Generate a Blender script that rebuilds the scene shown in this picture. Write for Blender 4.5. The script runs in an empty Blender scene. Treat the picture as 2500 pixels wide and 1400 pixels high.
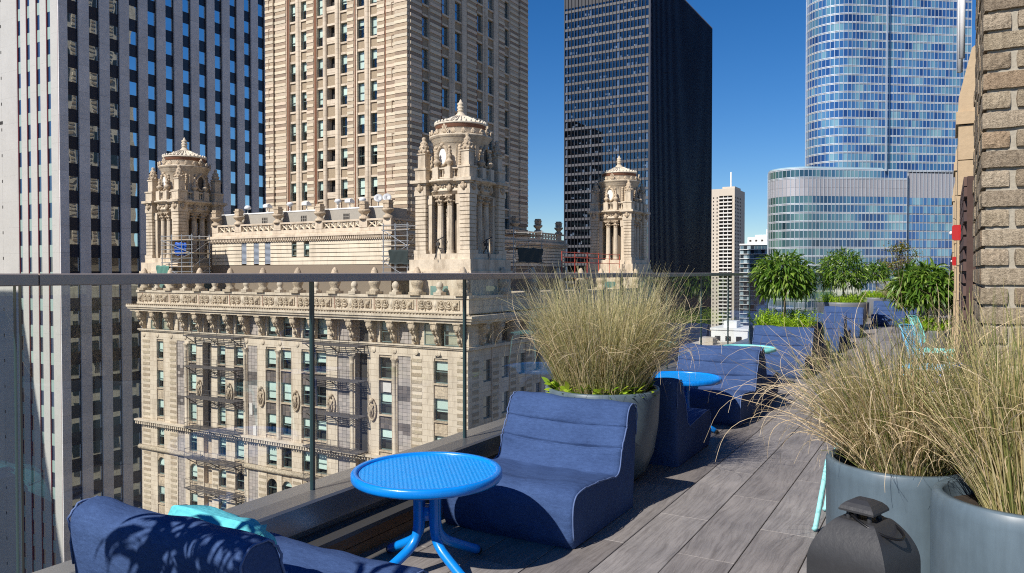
import bpy, math, random
import numpy as np
from mathutils import Vector, Matrix
R = math.radians
PI = math.pi
random.seed(7)
RNG = np.random.default_rng(11)
S = bpy.context.scene
COL = S.collection

# ------------------------------------------------------------------ camera, sky, sun, exposure
CAM_H = 1.37
cam = bpy.data.cameras.new('camera')
cam.sensor_width = 36.0
cam.lens = 1842.0 / 2500.0 * 36.0
cam.clip_start, cam.clip_end = 0.05, 6000
camo = bpy.data.objects.new('camera', cam)
COL.objects.link(camo)
camo.location = (0, 0, CAM_H)
camo.rotation_euler = (R(90) - math.atan(34 / 1842), 0, R(30))
S.camera = camo

TO_SUN = Vector((-0.28, -1.1, 1.0)).normalized()
ELEV = math.asin(TO_SUN.z)
AZ = math.atan2(TO_SUN.x, TO_SUN.y)
world = bpy.data.worlds.new('World')
S.world = world
world.use_nodes = True
wn = world.node_tree
wn.nodes.clear()
sky = wn.nodes.new('ShaderNodeTexSky')
sky.sky_type = 'NISHITA'
sky.sun_disc = False
sky.sun_elevation = ELEV
sky.sun_rotation = AZ
sky.altitude = 250
sky.air_density = 1.0
sky.dust_density = 0.0
sky.ozone_density = 6.0
bg = wn.nodes.new('ShaderNodeBackground')
bg.inputs['Strength'].default_value = 0.081
hs = wn.nodes.new('ShaderNodeHueSaturation')
hs.inputs['Hue'].default_value = 0.507
hs.inputs['Saturation'].default_value = 1.27
hs.inputs['Value'].default_value = 1.0
wo = wn.nodes.new('ShaderNodeOutputWorld')
wn.links.new(sky.outputs[0], hs.inputs['Color'])
wn.links.new(hs.outputs[0], bg.inputs[0])
wn.links.new(bg.outputs[0], wo.inputs[0])

sl = bpy.data.lights.new('sun', 'SUN')
sl.energy = 5.0
sl.angle = R(0.53)
sl.color = (1.0, 0.945, 0.86)
so = bpy.data.objects.new('sun', sl)
COL.objects.link(so)
so.location = (0, 0, 60)
so.rotation_euler = TO_SUN.to_track_quat('Z', 'Y').to_euler()

S.view_settings.view_transform = 'Standard'
S.view_settings.look = 'None'
S.view_settings.exposure = 0.32
S.view_settings.gamma = 1.0
S.render.engine = 'CYCLES'
S.cycles.max_bounces = 7
S.cycles.transparent_max_bounces = 16
S.cycles.use_denoising = False
S.cycles.filter_width = 1.1
S.cycles.caustics_reflective = False
S.cycles.caustics_refractive = False

# ------------------------------------------------------------------ materials
MATS = {}


def nd(nt, t, **kw):
    n = nt.nodes.new(t)
    for k, v in kw.items():
        setattr(n, k, v)
    return n


def rnd_node(nt):
    oi = nd(nt, 'ShaderNodeObjectInfo')
    ge = nd(nt, 'ShaderNodeNewGeometry')
    a = nd(nt, 'ShaderNodeMath', operation='ADD')
    nt.links.new(oi.outputs['Random'], a.inputs[0])
    nt.links.new(ge.outputs['Random Per Island'], a.inputs[1])
    f = nd(nt, 'ShaderNodeMath', operation='FRACT')
    nt.links.new(a.outputs[0], f.inputs[0])
    return f.outputs[0]


def ramp(nt, fac, stops, interp='LINEAR'):
    r = nd(nt, 'ShaderNodeValToRGB')
    r.color_ramp.interpolation = interp
    els = r.color_ramp.elements
    while len(els) < len(stops):
        els.new(0.5)
    for e, (p, c) in zip(els, stops):
        e.position = p
        e.color = (*c, 1)
    nt.links.new(fac, r.inputs[0])
    return r.outputs[0]


def mixc(nt, a, b, fac, mode='MIX'):
    m = nd(nt, 'ShaderNodeMix', data_type='RGBA', blend_type=mode)
    for sock, val in ((0, fac), (6, a), (7, b)):
        if hasattr(val, 'is_linked'):
            nt.links.new(val, m.inputs[sock])
        elif isinstance(val, (int, float)):
            m.inputs[sock].default_value = val
        else:
            m.inputs[sock].default_value = (*val, 1)
    return m.outputs[2]


def noise(nt, scale, detail=4, rough=0.6, vec=None, stretch=None, world=True):
    if vec is None:
        if world:
            vec = nd(nt, 'ShaderNodeNewGeometry').outputs['Position']
        else:
            vec = nd(nt, 'ShaderNodeTexCoord').outputs['Object']
    if stretch:
        mp = nd(nt, 'ShaderNodeMapping')
        mp.inputs['Scale'].default_value = stretch
        nt.links.new(vec, mp.inputs[0])
        vec = mp.outputs[0]
    n = nd(nt, 'ShaderNodeTexNoise')
    n.inputs['Scale'].default_value = scale
    n.inputs['Detail'].default_value = detail
    n.inputs['Roughness'].default_value = rough
    nt.links.new(vec, n.inputs['Vector'])
    return n.outputs['Fac']


def M(name, col, rough=0.65, metal=0.0, spec=0.4, var=0.0, mottle=None, fine=None, bump=None, alt=None, world=True, coat=0.0,
      sheen=0.0, joints=None, soot=None):
    """col base; alt = list of colours picked per piece; mottle=(scale, dark colour mult, amount); fine same, small; bump=(scale, dist, stretch)"""
    if name in MATS:
        return MATS[name]
    m = bpy.data.materials.new(name)
    m.use_nodes = True
    nt = m.node_tree
    b = nt.nodes['Principled BSDF']
    c = None
    if alt:
        n = len(alt)
        c = ramp(nt, rnd_node(nt), [(i / n, a) for i, a in enumerate(alt)], 'CONSTANT')
    elif var:
        lo = tuple(x * (1 - var) for x in col)
        hi = tuple(min(1, x * (1 + var)) for x in col)
        c = ramp(nt, rnd_node(nt), [(0, lo), (1, hi)])
    else:
        c = col
    for q in (mottle, fine):
        if q:
            sc, mul, amt = q[:3]
            st = q[3] if len(q) > 3 else None
            f = noise(nt, sc, 5, 0.65, stretch=st, world=world)
            k = ramp(nt, f, [(0.35, (mul, mul, mul)), (0.68, (1, 1, 1))])
            c = mixc(nt, c, k, amt, 'MULTIPLY')
    if joints:
        pos = nd(nt, 'ShaderNodeNewGeometry').outputs['Position']
        sp = nd(nt, 'ShaderNodeSeparateXYZ')
        nt.links.new(pos, sp.inputs[0])
        ad = nd(nt, 'ShaderNodeMath', operation='ADD')
        nt.links.new(sp.outputs[0], ad.inputs[0])
        nt.links.new(sp.outputs[1], ad.inputs[1])
        cb_ = nd(nt, 'ShaderNodeCombineXYZ')
        nt.links.new(ad.outputs[0], cb_.inputs[0])
        nt.links.new(sp.outputs[2], cb_.inputs[1])
        bt = nd(nt, 'ShaderNodeTexBrick')
        bt.inputs['Scale'].default_value = 1.0
        bt.inputs['Brick Width'].default_value = joints[0]
        bt.inputs['Row Height'].default_value = joints[1]
        bt.inputs['Mortar Size'].default_value = joints[2]
        bt.inputs['Mortar Smooth'].default_value = 0.3
        bt.inputs['Color1'].default_value = (1, 1, 1, 1)
        bt.inputs['Color2'].default_value = (0.88, 0.87, 0.86, 1)
        bt.inputs['Mortar'].default_value = (0.50, 0.46, 0.42, 1)
        nt.links.new(cb_.outputs[0], bt.inputs['Vector'])
        c = mixc(nt, c, bt.outputs['Color'], joints[3], 'MULTIPLY')
    if soot:
        f = noise(nt, soot[0], 5, 0.7, stretch=(1, 1, 0.22))
        k = ramp(nt, f, [(0.36, (0.42, 0.37, 0.32)), (0.50, (0.9, 0.88, 0.86)), (0.62, (1, 1, 1))])
        c = mixc(nt, c, k, soot[1], 'MULTIPLY')
    if hasattr(c, 'is_linked'):
        nt.links.new(c, b.inputs['Base Color'])
    else:
        b.inputs['Base Color'].default_value = (*c, 1)
    b.inputs['Roughness'].default_value = rough
    b.inputs['Metallic'].default_value = metal
    b.inputs['Specular IOR Level'].default_value = spec
    b.inputs['Coat Weight'].default_value = coat
    b.inputs['Sheen Weight'].default_value = sheen
    if bump:
        f = noise(nt, bump[0], 4, 0.6, stretch=bump[2] if len(bump) > 2 else None, world=world)
        bn = nd(nt, 'ShaderNodeBump')
        bn.inputs['Distance'].default_value = bump[1]
        bn.inputs['Strength'].default_value = bump[3] if len(bump) > 3 else 0.6
        nt.links.new(f, bn.inputs['Height'])
        nt.links.new(bn.outputs[0], b.inputs['Normal'])
    MATS[name] = m
    return m


def schlick(nt, f0, normal=None):
    ge = nd(nt, 'ShaderNodeNewGeometry')
    d = nd(nt, 'ShaderNodeVectorMath', operation='DOT_PRODUCT')
    nt.links.new(ge.outputs['Incoming'], d.inputs[0])
    nt.links.new(ge.outputs['Normal'], d.inputs[1])
    ab = nd(nt, 'ShaderNodeMath', operation='ABSOLUTE')
    nt.links.new(d.outputs['Value'], ab.inputs[0])
    om = nd(nt, 'ShaderNodeMath', operation='SUBTRACT', use_clamp=True)
    om.inputs[0].default_value = 1.0
    nt.links.new(ab.outputs[0], om.inputs[1])
    pw = nd(nt, 'ShaderNodeMath', operation='POWER')
    pw.inputs[1].default_value = 5.0
    nt.links.new(om.outputs[0], pw.inputs[0])
    ma = nd(nt, 'ShaderNodeMath', operation='MULTIPLY_ADD', use_clamp=True)
    ma.inputs[1].default_value = 1 - f0
    ma.inputs[2].default_value = f0
    nt.links.new(pw.outputs[0], ma.inputs[0])
    return ma.outputs[0]


def glass_mat(name, tint, f0, rough=0.0, gloss_tint=(1, 1, 1), dust=0.0):
    if name in MATS:
        return MATS[name]
    m = bpy.data.materials.new(name)
    m.use_nodes = True
    nt = m.node_tree
    nt.nodes.clear()
    t = nd(nt, 'ShaderNodeBsdfTransparent')
    t.inputs[0].default_value = (*tint, 1)
    g = nd(nt, 'ShaderNodeBsdfGlossy')
    g.inputs[0].default_value = (*gloss_tint, 1)
    g.inputs['Roughness'].default_value = rough
    mx = nd(nt, 'ShaderNodeMixShader')
    nt.links.new(schlick(nt, f0), mx.inputs[0])
    nt.links.new(t.outputs[0], mx.inputs[1])
    nt.links.new(g.outputs[0], mx.inputs[2])
    res = mx.outputs[0]
    if dust:
        f = noise(nt, 2.2, 5, 0.65, stretch=(1, 1, 0.5))
        k = nd(nt, 'ShaderNodeMapRange')
        k.inputs['From Min'].default_value = 0.35
        k.inputs['From Max'].default_value = 0.75
        k.inputs['To Min'].default_value = dust * 0.25
        k.inputs['To Max'].default_value = dust
        nt.links.new(f, k.inputs['Value'])
        df = nd(nt, 'ShaderNodeBsdfDiffuse')
        df.inputs[0].default_value = (0.75, 0.74, 0.72, 1)
        tl = nd(nt, 'ShaderNodeBsdfTranslucent')
        tl.inputs[0].default_value = (0.75, 0.74, 0.72, 1)
        m1 = nd(nt, 'ShaderNodeMixShader')
        nt.links.new(df.outputs[0], m1.inputs[1])
        nt.links.new(tl.outputs[0], m1.inputs[2])
        m2 = nd(nt, 'ShaderNodeMixShader')
        nt.links.new(k.outputs[0], m2.inputs[0])
        nt.links.new(res, m2.inputs[1])
        nt.links.new(m1.outputs[0], m2.inputs[2])
        res = m2.outputs[0]
    o = nd(nt, 'ShaderNodeOutputMaterial')
    nt.links.new(res, o.inputs[0])
    MATS[name] = m
    return m


def mirror_mat(name, cols, fac, wobble=0.0, rough=0.02, gloss=(1, 1, 1)):
    """opaque dark window glass: diffuse room colour per pane + mirror, slightly uneven"""
    if name in MATS:
        return MATS[name]
    m = bpy.data.materials.new(name)
    m.use_nodes = True
    nt = m.node_tree
    nt.nodes.clear()
    n = len(cols)
    c = ramp(nt, rnd_node(nt), [(i / n, a) for i, a in enumerate(cols)], 'CONSTANT')
    d = nd(nt, 'ShaderNodeBsdfDiffuse')
    nt.links.new(c, d.inputs[0])
    g = nd(nt, 'ShaderNodeBsdfGlossy')
    g.inputs[0].default_value = (*gloss, 1)
    g.inputs['Roughness'].default_value = rough
    if wobble:
        f = noise(nt, 0.30, 1, 0.4)
        bn = nd(nt, 'ShaderNodeBump')
        bn.inputs['Strength'].default_value = 1.0
        bn.inputs['Distance'].default_value = wobble
        nt.links.new(f, bn.inputs['Height'])
        nt.links.new(bn.outputs[0], g.inputs['Normal'])
    mx = nd(nt, 'ShaderNodeMixShader')
    nt.links.new(schlick(nt, fac), mx.inputs[0])
    nt.links.new(d.outputs[0], mx.inputs[1])
    nt.links.new(g.outputs[0], mx.inputs[2])
    o = nd(nt, 'ShaderNodeOutputMaterial')
    nt.links.new(mx.outputs[0], o.inputs[0])
    MATS[name] = m
    return m


def leaf_mat(name, stops, trans=0.35, rough=0.5):
    if name in MATS:
        return MATS[name]
    m = bpy.data.materials.new(name)
    m.use_nodes = True
    nt = m.node_tree
    b = nt.nodes['Principled BSDF']
    c = ramp(nt, rnd_node(nt), stops)
    nt.links.new(c, b.inputs['Base Color'])
    b.inputs['Roughness'].default_value = rough
    b.inputs['Specular IOR Level'].default_value = 0.35
    t = nd(nt, 'ShaderNodeBsdfTranslucent')
    nt.links.new(c, t.inputs[0])
    mx = nd(nt, 'ShaderNodeMixShader')
    mx.inputs[0].default_value = trans
    nt.links.new(b.outputs[0], mx.inputs[1])
    nt.links.new(t.outputs[0], mx.inputs[2])
    nt.links.new(mx.outputs[0], nt.nodes['Material Output'].inputs[0])
    MATS[name] = m
    return m


# ------------------------------------------------------------------ mesh builder
class MB:
    def __init__(self):
        self.v, self.f, self.sm = [], [], []

    def add(self, vs, fs, smooth=False):
        o = len(self.v)
        self.v.extend(vs)
        self.f.extend([tuple(i + o for i in f) for f in fs])
        self.sm.extend([smooth] * len(fs))
        return self

    def box(self, x0, x1, y0, y1, z0, z1):
        vs = [(x0, y0, z0), (x1, y0, z0), (x1, y1, z0), (x0, y1, z0), (x0, y0, z1), (x1, y0, z1), (x1, y1, z1), (x0, y1, z1)]
        return self.add(vs, [(0, 3, 2, 1), (4, 5, 6, 7), (0, 1, 5, 4), (1, 2, 6, 5), (2, 3, 7, 6), (3, 0, 4, 7)])

    def prism(self, poly, a0, a1, axis='x', smooth=False):
        """poly: 2-D points; extruded along axis. x: (y,z); y: (x,z); z: (x,y)"""
        n = len(poly)
        if axis == 'x':
            P = [(a, p, q) for a in (a0, a1) for p, q in poly]
        elif axis == 'y':
            P = [(p, a, q) for a in (a0, a1) for p, q in poly]
        else:
            P = [(p, q, a) for a in (a0, a1) for p, q in poly]
        o = len(self.v)
        self.v.extend(P)
        for i in range(n):
            j = (i + 1) % n
            self.f.append((o + i, o + j, o + n + j, o + n + i))
            self.sm.append(smooth)
        self.f.append(tuple(o + i for i in range(n - 1, -1, -1)))
        self.f.append(tuple(o + n + i for i in range(n)))
        self.sm += [False, False]
        return self

    def lathe(self, prof, n=24, cx=0, cy=0, a0=0.0, a1=2 * PI, sx=1, sy=1, smooth=True, z0=0):
        full = abs(a1 - a0 - 2 * PI) < 1e-6
        k = n if full else n + 1
        vs = [(cx + r * sx * math.cos(a0 + (a1 - a0) * i / n), cy + r * sy * math.sin(a0 + (a1 - a0) * i / n), z + z0) for r, z in prof for i in range(k)]
        fs = []
        for p in range(len(prof) - 1):
            for i in range(n):
                j = (i + 1) % k
                fs.append((p * k + i, p * k + j, (p + 1) * k + j, (p + 1) * k + i))
        return self.add(vs, fs, smooth)

    def tube(self, pts, r, n=6, closed=False, smooth=True, caps=True):
        pts = [Vector(p) for p in pts]
        m = len(pts)
        rs = r if isinstance(r, (list, tuple)) else [r] * m
        vs = []
        up = None
        for i, p in enumerate(pts):
            if closed:
                t = pts[(i + 1) % m] - pts[i - 1]
            else:
                t = pts[min(i + 1, m - 1)] - pts[max(i - 1, 0)]
            t.normalize()
            if up is None:
                up = Vector((0, 0, 1)) if abs(t.z) < 0.9 else Vector((1, 0, 0))
            u = (up - t * up.dot(t))
            if u.length < 1e-5:
                u = t.orthogonal()
            u.normalize()
            w = t.cross(u)
            up = u
            for k in range(n):
                a = 2 * PI * k / n
                vs.append(tuple(p + u * (rs[i] * math.cos(a)) + w * (rs[i] * math.sin(a))))
        fs = []
        for i in range(m if closed else m - 1):
            j = (i + 1) % m
            for k in range(n):
                l = (k + 1) % n
                fs.append((i * n + k, i * n + l, j * n + l, j * n + k))
        if caps and not closed:
            fs.append(tuple(range(n - 1, -1, -1)))
            fs.append(tuple((m - 1) * n + k for k in range(n)))
        return self.add(vs, fs, smooth)

    def bar(self, p, q, r, n=4):
        return self.tube([p, q], r, n, smooth=False)

    def ball(self, c, r, n=10, sz=1.0):
        prof = [(r * math.sin(PI * i / (n // 2 + 2)), -r * sz * math.cos(PI * i / (n // 2 + 2))) for i in range(n // 2 + 3)]
        return self.lathe(prof, n, c[0], c[1], z0=c[2])

    def mesh(self, name):
        me = bpy.data.meshes.new(name)
        me.from_pydata(self.v, [], self.f)
        me.polygons.foreach_set('use_smooth', self.sm)
        me.update()
        return me

    def build(self, name, mat, parent=None, kind=None):
        me = self.mesh(name)
        me.materials.append(mat)
        return link(name, me, parent, kind)


def link(name, me, parent=None, kind=None, loc=None):
    o = bpy.data.objects.new(name, me)
    COL.objects.link(o)
    if parent is not None:
        o.parent = parent
        L = wloc(parent)
        base = Vector(loc) if loc is not None else Vector((0, 0, 0))
        o.location = base - L if parent.get('worldspace') else base
    elif loc is not None:
        o.location = loc
    if kind:
        o['kind'] = kind
    return o


WL = {}


def wloc(o):
    return WL.get(o.name, Vector((0, 0, 0)))


def tag(o, label=None, cat=None, group=None, kind=None):
    if label: o['label'] = label
    if cat: o['category'] = cat
    if group: o['group'] = group
    if kind: o['kind'] = kind
    return o


def thing(name, label, cat, loc=(0, 0, 0), group=None, rotz=0.0, worldspace=False):
    """an Empty at the thing's base. worldspace: children are given in world coordinates"""
    o = bpy.data.objects.new(name, None)
    o.empty_display_size = 0.2
    COL.objects.link(o)
    o.location = loc
    o.rotation_euler = (0, 0, rotz)
    tag(o, label, cat, group)
    if worldspace:
        o['worldspace'] = 1
        WL[o.name] = Vector(loc)
    return o


def sub(name, parent, loc=(0, 0, 0)):
    """an Empty that is a part holding sub-parts"""
    o = bpy.data.objects.new(name, None)
    o.empty_display_size = 0.1
    COL.objects.link(o)
    o.parent = parent
    o.location = Vector(loc) - wloc(parent) if parent.get('worldspace') else Vector(loc)
    return o


def copy_tree(o, parent=None):
    c = o.copy()
    COL.objects.link(c)
    if parent is not None:
        c.parent = parent
    for ch in KIDS(o):
        copy_tree(ch, c)
    return c


def KIDS(o):
    return list(o.children)


CF = (-math.sin(R(30)), math.cos(R(30)))


def px(c, s):
    """rough size in photo pixels of a piece of size s at c, zero when out of frame"""
    w = c[0] * CF[0] + c[1] * CF[1]
    if w < 0.3:
        return 0.0
    r = c[0] * CF[1] - c[1] * CF[0]
    u = 1250 + 1842 * r / w
    v = 666 - 1842 * (c[2] - CAM_H) / w
    k = 1842 / w
    if u < -60 or u > 2560 or v < -60 or v > 1460:
        return 0.0001 * s * k
    return s * k


UNIT = {}


def unit(mat, bev=0.0):
    key = (mat.name, bev)
    if key not in UNIT:
        b = MB().box(-.5, .5, -.5, .5, -.5, .5)
        me = b.mesh('unit_' + mat.name)
        me.materials.append(mat)
        UNIT[key] = me
    return UNIT[key]


def pieces(parent, name, boxes, mat, limit=300, stuff_name=None, me=None):
    """boxes: (cx,cy,cz,sx,sy,sz[,rotz]); the largest in the photograph become parts, the rest one stuff part"""
    if not boxes:
        return
    bs = sorted(boxes, key=lambda b: -px(b[:3], sorted(b[3:6])[1]))
    m = me or unit(mat)
    for b in bs[:limit]:
        o = link(name, m, parent, loc=b[:3])
        o.scale = b[3:6]
        if len(b) > 6:
            o.rotation_euler = (0, 0, b[6])
    rest = bs[limit:]
    if rest:
        mb = MB()
        for b in rest:
            cx, cy, cz, sx, sy, sz = b[:6]
            a = b[6] if len(b) > 6 else 0
            ca, sa = math.cos(a), math.sin(a)
            vs = []
            for dz in (-.5, .5):
                for dx, dy in ((-.5, -.5), (.5, -.5), (.5, .5), (-.5, .5)):
                    X, Y = dx * sx, dy * sy
                    vs.append((cx + X * ca - Y * sa, cy + X * sa + Y * ca, cz + dz * sz))
            mb.add(vs, [(0, 3, 2, 1), (4, 5, 6, 7), (0, 1, 5, 4), (1, 2, 6, 5), (2, 3, 7, 6), (3, 0, 4, 7)])
        mb.build(stuff_name or name, mat, parent, 'stuff')


def smooth_by_angle(o, deg=40):
    pass

# ------------------------------------------------------------------ shared materials
m_cream = M('cream_terracotta', (0.71, 0.60, 0.465), 0.7, var=0.0, mottle=(0.35, 0.76, 0.5), fine=(5.0, 0.8, 0.35), bump=(9, 0.02), joints=(1.15, 0.58, 0.022, 0.75), soot=(0.9, 0.40))
m_cream2 = M('carved_terracotta', (0.66, 0.53, 0.38), 0.75, var=0.10, mottle=(1.3, 0.7, 0.5), fine=(6.0, 0.45, 0.7), bump=(8, 0.10), soot=(1.8, 0.40))
m_brownblk = M('rough_block', (0.36, 0.27, 0.19), 0.85, alt=[(0.43, 0.33, 0.23), (0.37, 0.28, 0.20), (0.49, 0.39, 0.28), (0.31, 0.23, 0.17), (0.54, 0.44, 0.33)], fine=(8, 0.6, 0.6), bump=(7, 0.05))
m_creamblk = M('smooth_block', (0.66, 0.56, 0.41), 0.7, alt=[(0.68, 0.58, 0.43), (0.62, 0.52, 0.38), (0.66, 0.53, 0.40), (0.58, 0.50, 0.38)], fine=(6, 0.75, 0.5))
m_tile = M('grey_tile', (0.30, 0.26, 0.23), 0.6, alt=[(0.40, 0.35, 0.31), (0.36, 0.31, 0.28), (0.43, 0.37, 0.33), (0.33, 0.29, 0.26), (0.38, 0.33, 0.30)], fine=(5, 0.7, 0.4))
m_tiledark = M('dark_tile', (0.12, 0.10, 0.09), 0.6, alt=[(0.13, 0.11, 0.10), (0.17, 0.14, 0.125), (0.11, 0.095, 0.088)], fine=(5, 0.7, 0.5))
m_core = M('dark_interior', (0.035, 0.032, 0.03), 0.9)
m_recess = M('recess_wall', (0.10, 0.085, 0.07), 0.9, mottle=(0.6, 0.6, 0.6))
m_frame = M('window_frame_green', (0.13, 0.18, 0.17), 0.5)
m_blind = M('window_blind', (0.80, 0.84, 0.78), 0.8, var=0.12)
m_pane = glass_mat('window_pane', (0.82, 0.90, 0.88), 0.10)
m_iron = M('black_iron', (0.04, 0.037, 0.036), 0.6)
m_escape = M('escape_iron', (0.085, 0.075, 0.072), 0.6)
m_dkmetal = M('bronze_steel', (0.52, 0.42, 0.35), 0.42, metal=0.35, mottle=(6, 0.8, 0.3))
m_deckbase = M('deck_base', (0.012, 0.012, 0.012), 0.95)

# ------------------------------------------------------------------ ground, terrace body, deck
g = MB().box(-3000, 3000, -3000, 3000, -86, -85).build('ground', M('city_ground', (0.22, 0.185, 0.15), 0.9, mottle=(0.02, 0.6, 0.6)))
g['kind'] = 'structure'
hb = MB().box(-2.95, 24, -22, 46, -85, -0.06).build('hotel_building', M('hotel_wall', (0.42, 0.36, 0.28), 0.8, mottle=(0.4, 0.7, 0.5)))
tag(hb, 'tall stone hotel block that carries the roof terrace', 'building')


def deck_material():
    m = bpy.data.materials.new('grey_wood_plank')
    m.use_nodes = True
    nt = m.node_tree
    b = nt.nodes['Principled BSDF']
    pos = nd(nt, 'ShaderNodeNewGeometry').outputs['Position']
    rn = rnd_node(nt)
    off = nd(nt, 'ShaderNodeVectorMath', operation='SCALE')
    cmb = nd(nt, 'ShaderNodeCombineXYZ')
    for i in range(3):
        nt.links.new(rn, cmb.inputs[i])
    nt.links.new(cmb.outputs[0], off.inputs[0])
    off.inputs['Scale'].default_value = 37.0
    ad = nd(nt, 'ShaderNodeVectorMath', operation='ADD')
    nt.links.new(pos, ad.inputs[0])
    nt.links.new(off.outputs[0], ad.inputs[1])
    v = ad.outputs[0]
    warp = noise(nt, 2.2, 3, 0.5, vec=v, stretch=(1, 0.5, 1))
    wv = nd(nt, 'ShaderNodeCombineXYZ')
    nt.links.new(warp, wv.inputs[0])
    sc = nd(nt, 'ShaderNodeVectorMath', operation='SCALE')
    sc.inputs['Scale'].default_value = 0.16
    nt.links.new(wv.outputs[0], sc.inputs[0])
    ad2 = nd(nt, 'ShaderNodeVectorMath', operation='ADD')
    nt.links.new(v, ad2.inputs[0])
    nt.links.new(sc.outputs[0], ad2.inputs[1])
    g1 = noise(nt, 26, 6, 0.7, vec=ad2.outputs[0], stretch=(1, 0.09, 1))
    g2 = noise(nt, 3.0, 4, 0.6, vec=v)
    base = ramp(nt, rn, [(0, (0.205, 0.185, 0.175)), (0.5, (0.255, 0.235, 0.225)), (1, (0.31, 0.29, 0.28))])
    k = ramp(nt, g1, [(0.30, (0.52, 0.50, 0.49)), (0.5, (0.95, 0.94, 0.93)), (0.72, (1.18, 1.16, 1.15))])
    c = mixc(nt, base, k, 0.60, 'MULTIPLY')
    k2 = ramp(nt, g2, [(0.3, (0.72, 0.72, 0.73)), (0.7, (1.08, 1.07, 1.05))])
    c = mixc(nt, c, k2, 0.8, 'MULTIPLY')
    g4 = noise(nt, 75, 5, 0.75, vec=ad2.outputs[0], stretch=(1, 0.05, 1))
    c = mixc(nt, c, ramp(nt, g4, [(0.34, (0.60, 0.58, 0.57)), (0.52, (1, 1, 1)), (0.75, (1.12, 1.12, 1.12))]), 0.75, 'MULTIPLY')
    g3 = noise(nt, 240, 2, 0.5, vec=v)
    k3 = ramp(nt, g3, [(0.3, (0.8, 0.8, 0.8)), (0.7, (1.1, 1.1, 1.1))])
    c = mixc(nt, c, k3, 0.6, 'MULTIPLY')
    nt.links.new(c, b.inputs['Base Color'])
    b.inputs['Roughness'].default_value = 0.55
    b.inputs['Specular IOR Level'].default_value = 0.35
    bn = nd(nt, 'ShaderNodeBump')
    bn.inputs['Distance'].default_value = 0.0012
    bn.inputs['Strength'].default_value = 0.8
    nt.links.new(g1, bn.inputs['Height'])
    nt.links.new(bn.outputs[0], b.inputs['Normal'])
    return m


m_deck = deck_material()
deck = MB().box(-2.94, 23.9, -21.9, 45.9, -0.055, -0.021).build('deck', m_deckbase)
deck['kind'] = 'structure'
bev = MB()
e_ = 0.004
bev.add([(-.5, -.5, -.5), (.5, -.5, -.5), (.5, .5, -.5), (-.5, .5, -.5), (-.5, -.5, .4), (.5, -.5, .4), (.5, .5, .4), (-.5, .5, .4),
         (-.492, -.498, .5), (.492, -.498, .5), (.492, .498, .5), (-.492, .498, .5)],
        [(0, 3, 2, 1), (8, 9, 10, 11), (0, 1, 5, 4), (1, 2, 6, 5), (2, 3, 7, 6), (3, 0, 4, 7), (4, 5, 9, 8), (5, 6, 10, 9), (6, 7, 11, 10), (7, 4, 8, 11)])
plank_me = bev.mesh('plank')
plank_me.materials.append(m_deck)
planks = []
for k in range(-4, 14):
    x0 = -1.409 + 0.2765 * k
    y = (4.13 if k % 2 == 0 else 3.575) - 1.105 * 4
    while y < 27:
        planks.append((x0 + 0.2765 / 2, y + 0.5525, -0.0105, 0.2715, 1.1025, 0.021))
        y += 1.105
pieces(deck, 'plank', planks, m_deck, 300, me=plank_me)

# ------------------------------------------------------------------ glass balustrade
m_glass = glass_mat('balustrade_glass', (0.91, 0.95, 0.94), 0.065, dust=0.055)
m_gedge = M('glass_edge', (0.02, 0.05, 0.055), 0.15, spec=0.6)
bal = thing('glass_balustrade', 'frameless clear glass balustrade with flat bronze handrail along the terrace edge', 'balustrade', (-2.7, 1.0, 0), worldspace=True)
for a, b in ((-3.2, 1.4055), (1.4105, 9.5), (9.505, 17.6), (17.605, 30.0)):
    r_ = MB()
    r_.prism([(-2.752, 1.325), (-2.660, 1.325), (-2.656, 1.329), (-2.656, 1.363), (-2.660, 1.367), (-2.752, 1.367)], a, b, 'y')
    r_.build('handrail', m_dkmetal, bal)
gy = [1.36 + 1.352 * k for k in range(-3, 22)]
for a, b in zip(gy[:-1], gy[1:]):
    p0, p1 = a + 0.008, b - 0.008
    e = MB()
    e.add([(-2.700, p0, .24), (-2.700, p1, .24), (-2.700, p1, 1.33), (-2.700, p0, 1.33)], [(0, 1, 2, 3)])
    o = e.build('glass_panel', m_glass, bal)
    for yy in (p0, p1 - .0005):
        q = MB().box(-2.709, -2.691, yy, yy + .0005, .24, 1.33).build('polished_edge', m_gedge, o)
        q.location = (0, 0, 0)
cb = MB().prism([(-2.84, -.02), (-2.84, .292), (-2.70, .300), (-2.578, .300), (-2.566, .290), (-2.566, .175), (-2.60, .170), (-2.60, -.02)], -3.2, 30, 'y')
cb.build('metal_curb', M('brushed_curb', (0.36, 0.33, 0.31), 0.30, metal=0.55, mottle=(3, 0.75, 0.4, (1, 0.2, 1))), bal)
MB().box(-2.598, -2.448, -3.2, 30, .112, .134).build('curb_trim', M('curb_trim', (0.13, 0.12, 0.115), 0.45, metal=0.3), bal)
for z0, z1 in ((0.0, .052), (.056, .110)):
    MB().box(-2.58, -2.462, -3.2, 30, z0, z1).build('fascia_board', M('brown_fascia', (0.30, 0.145, 0.070), 0.45, mottle=(9, 0.55, 0.7, (1, 0.12, 1.5))), bal)

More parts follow.
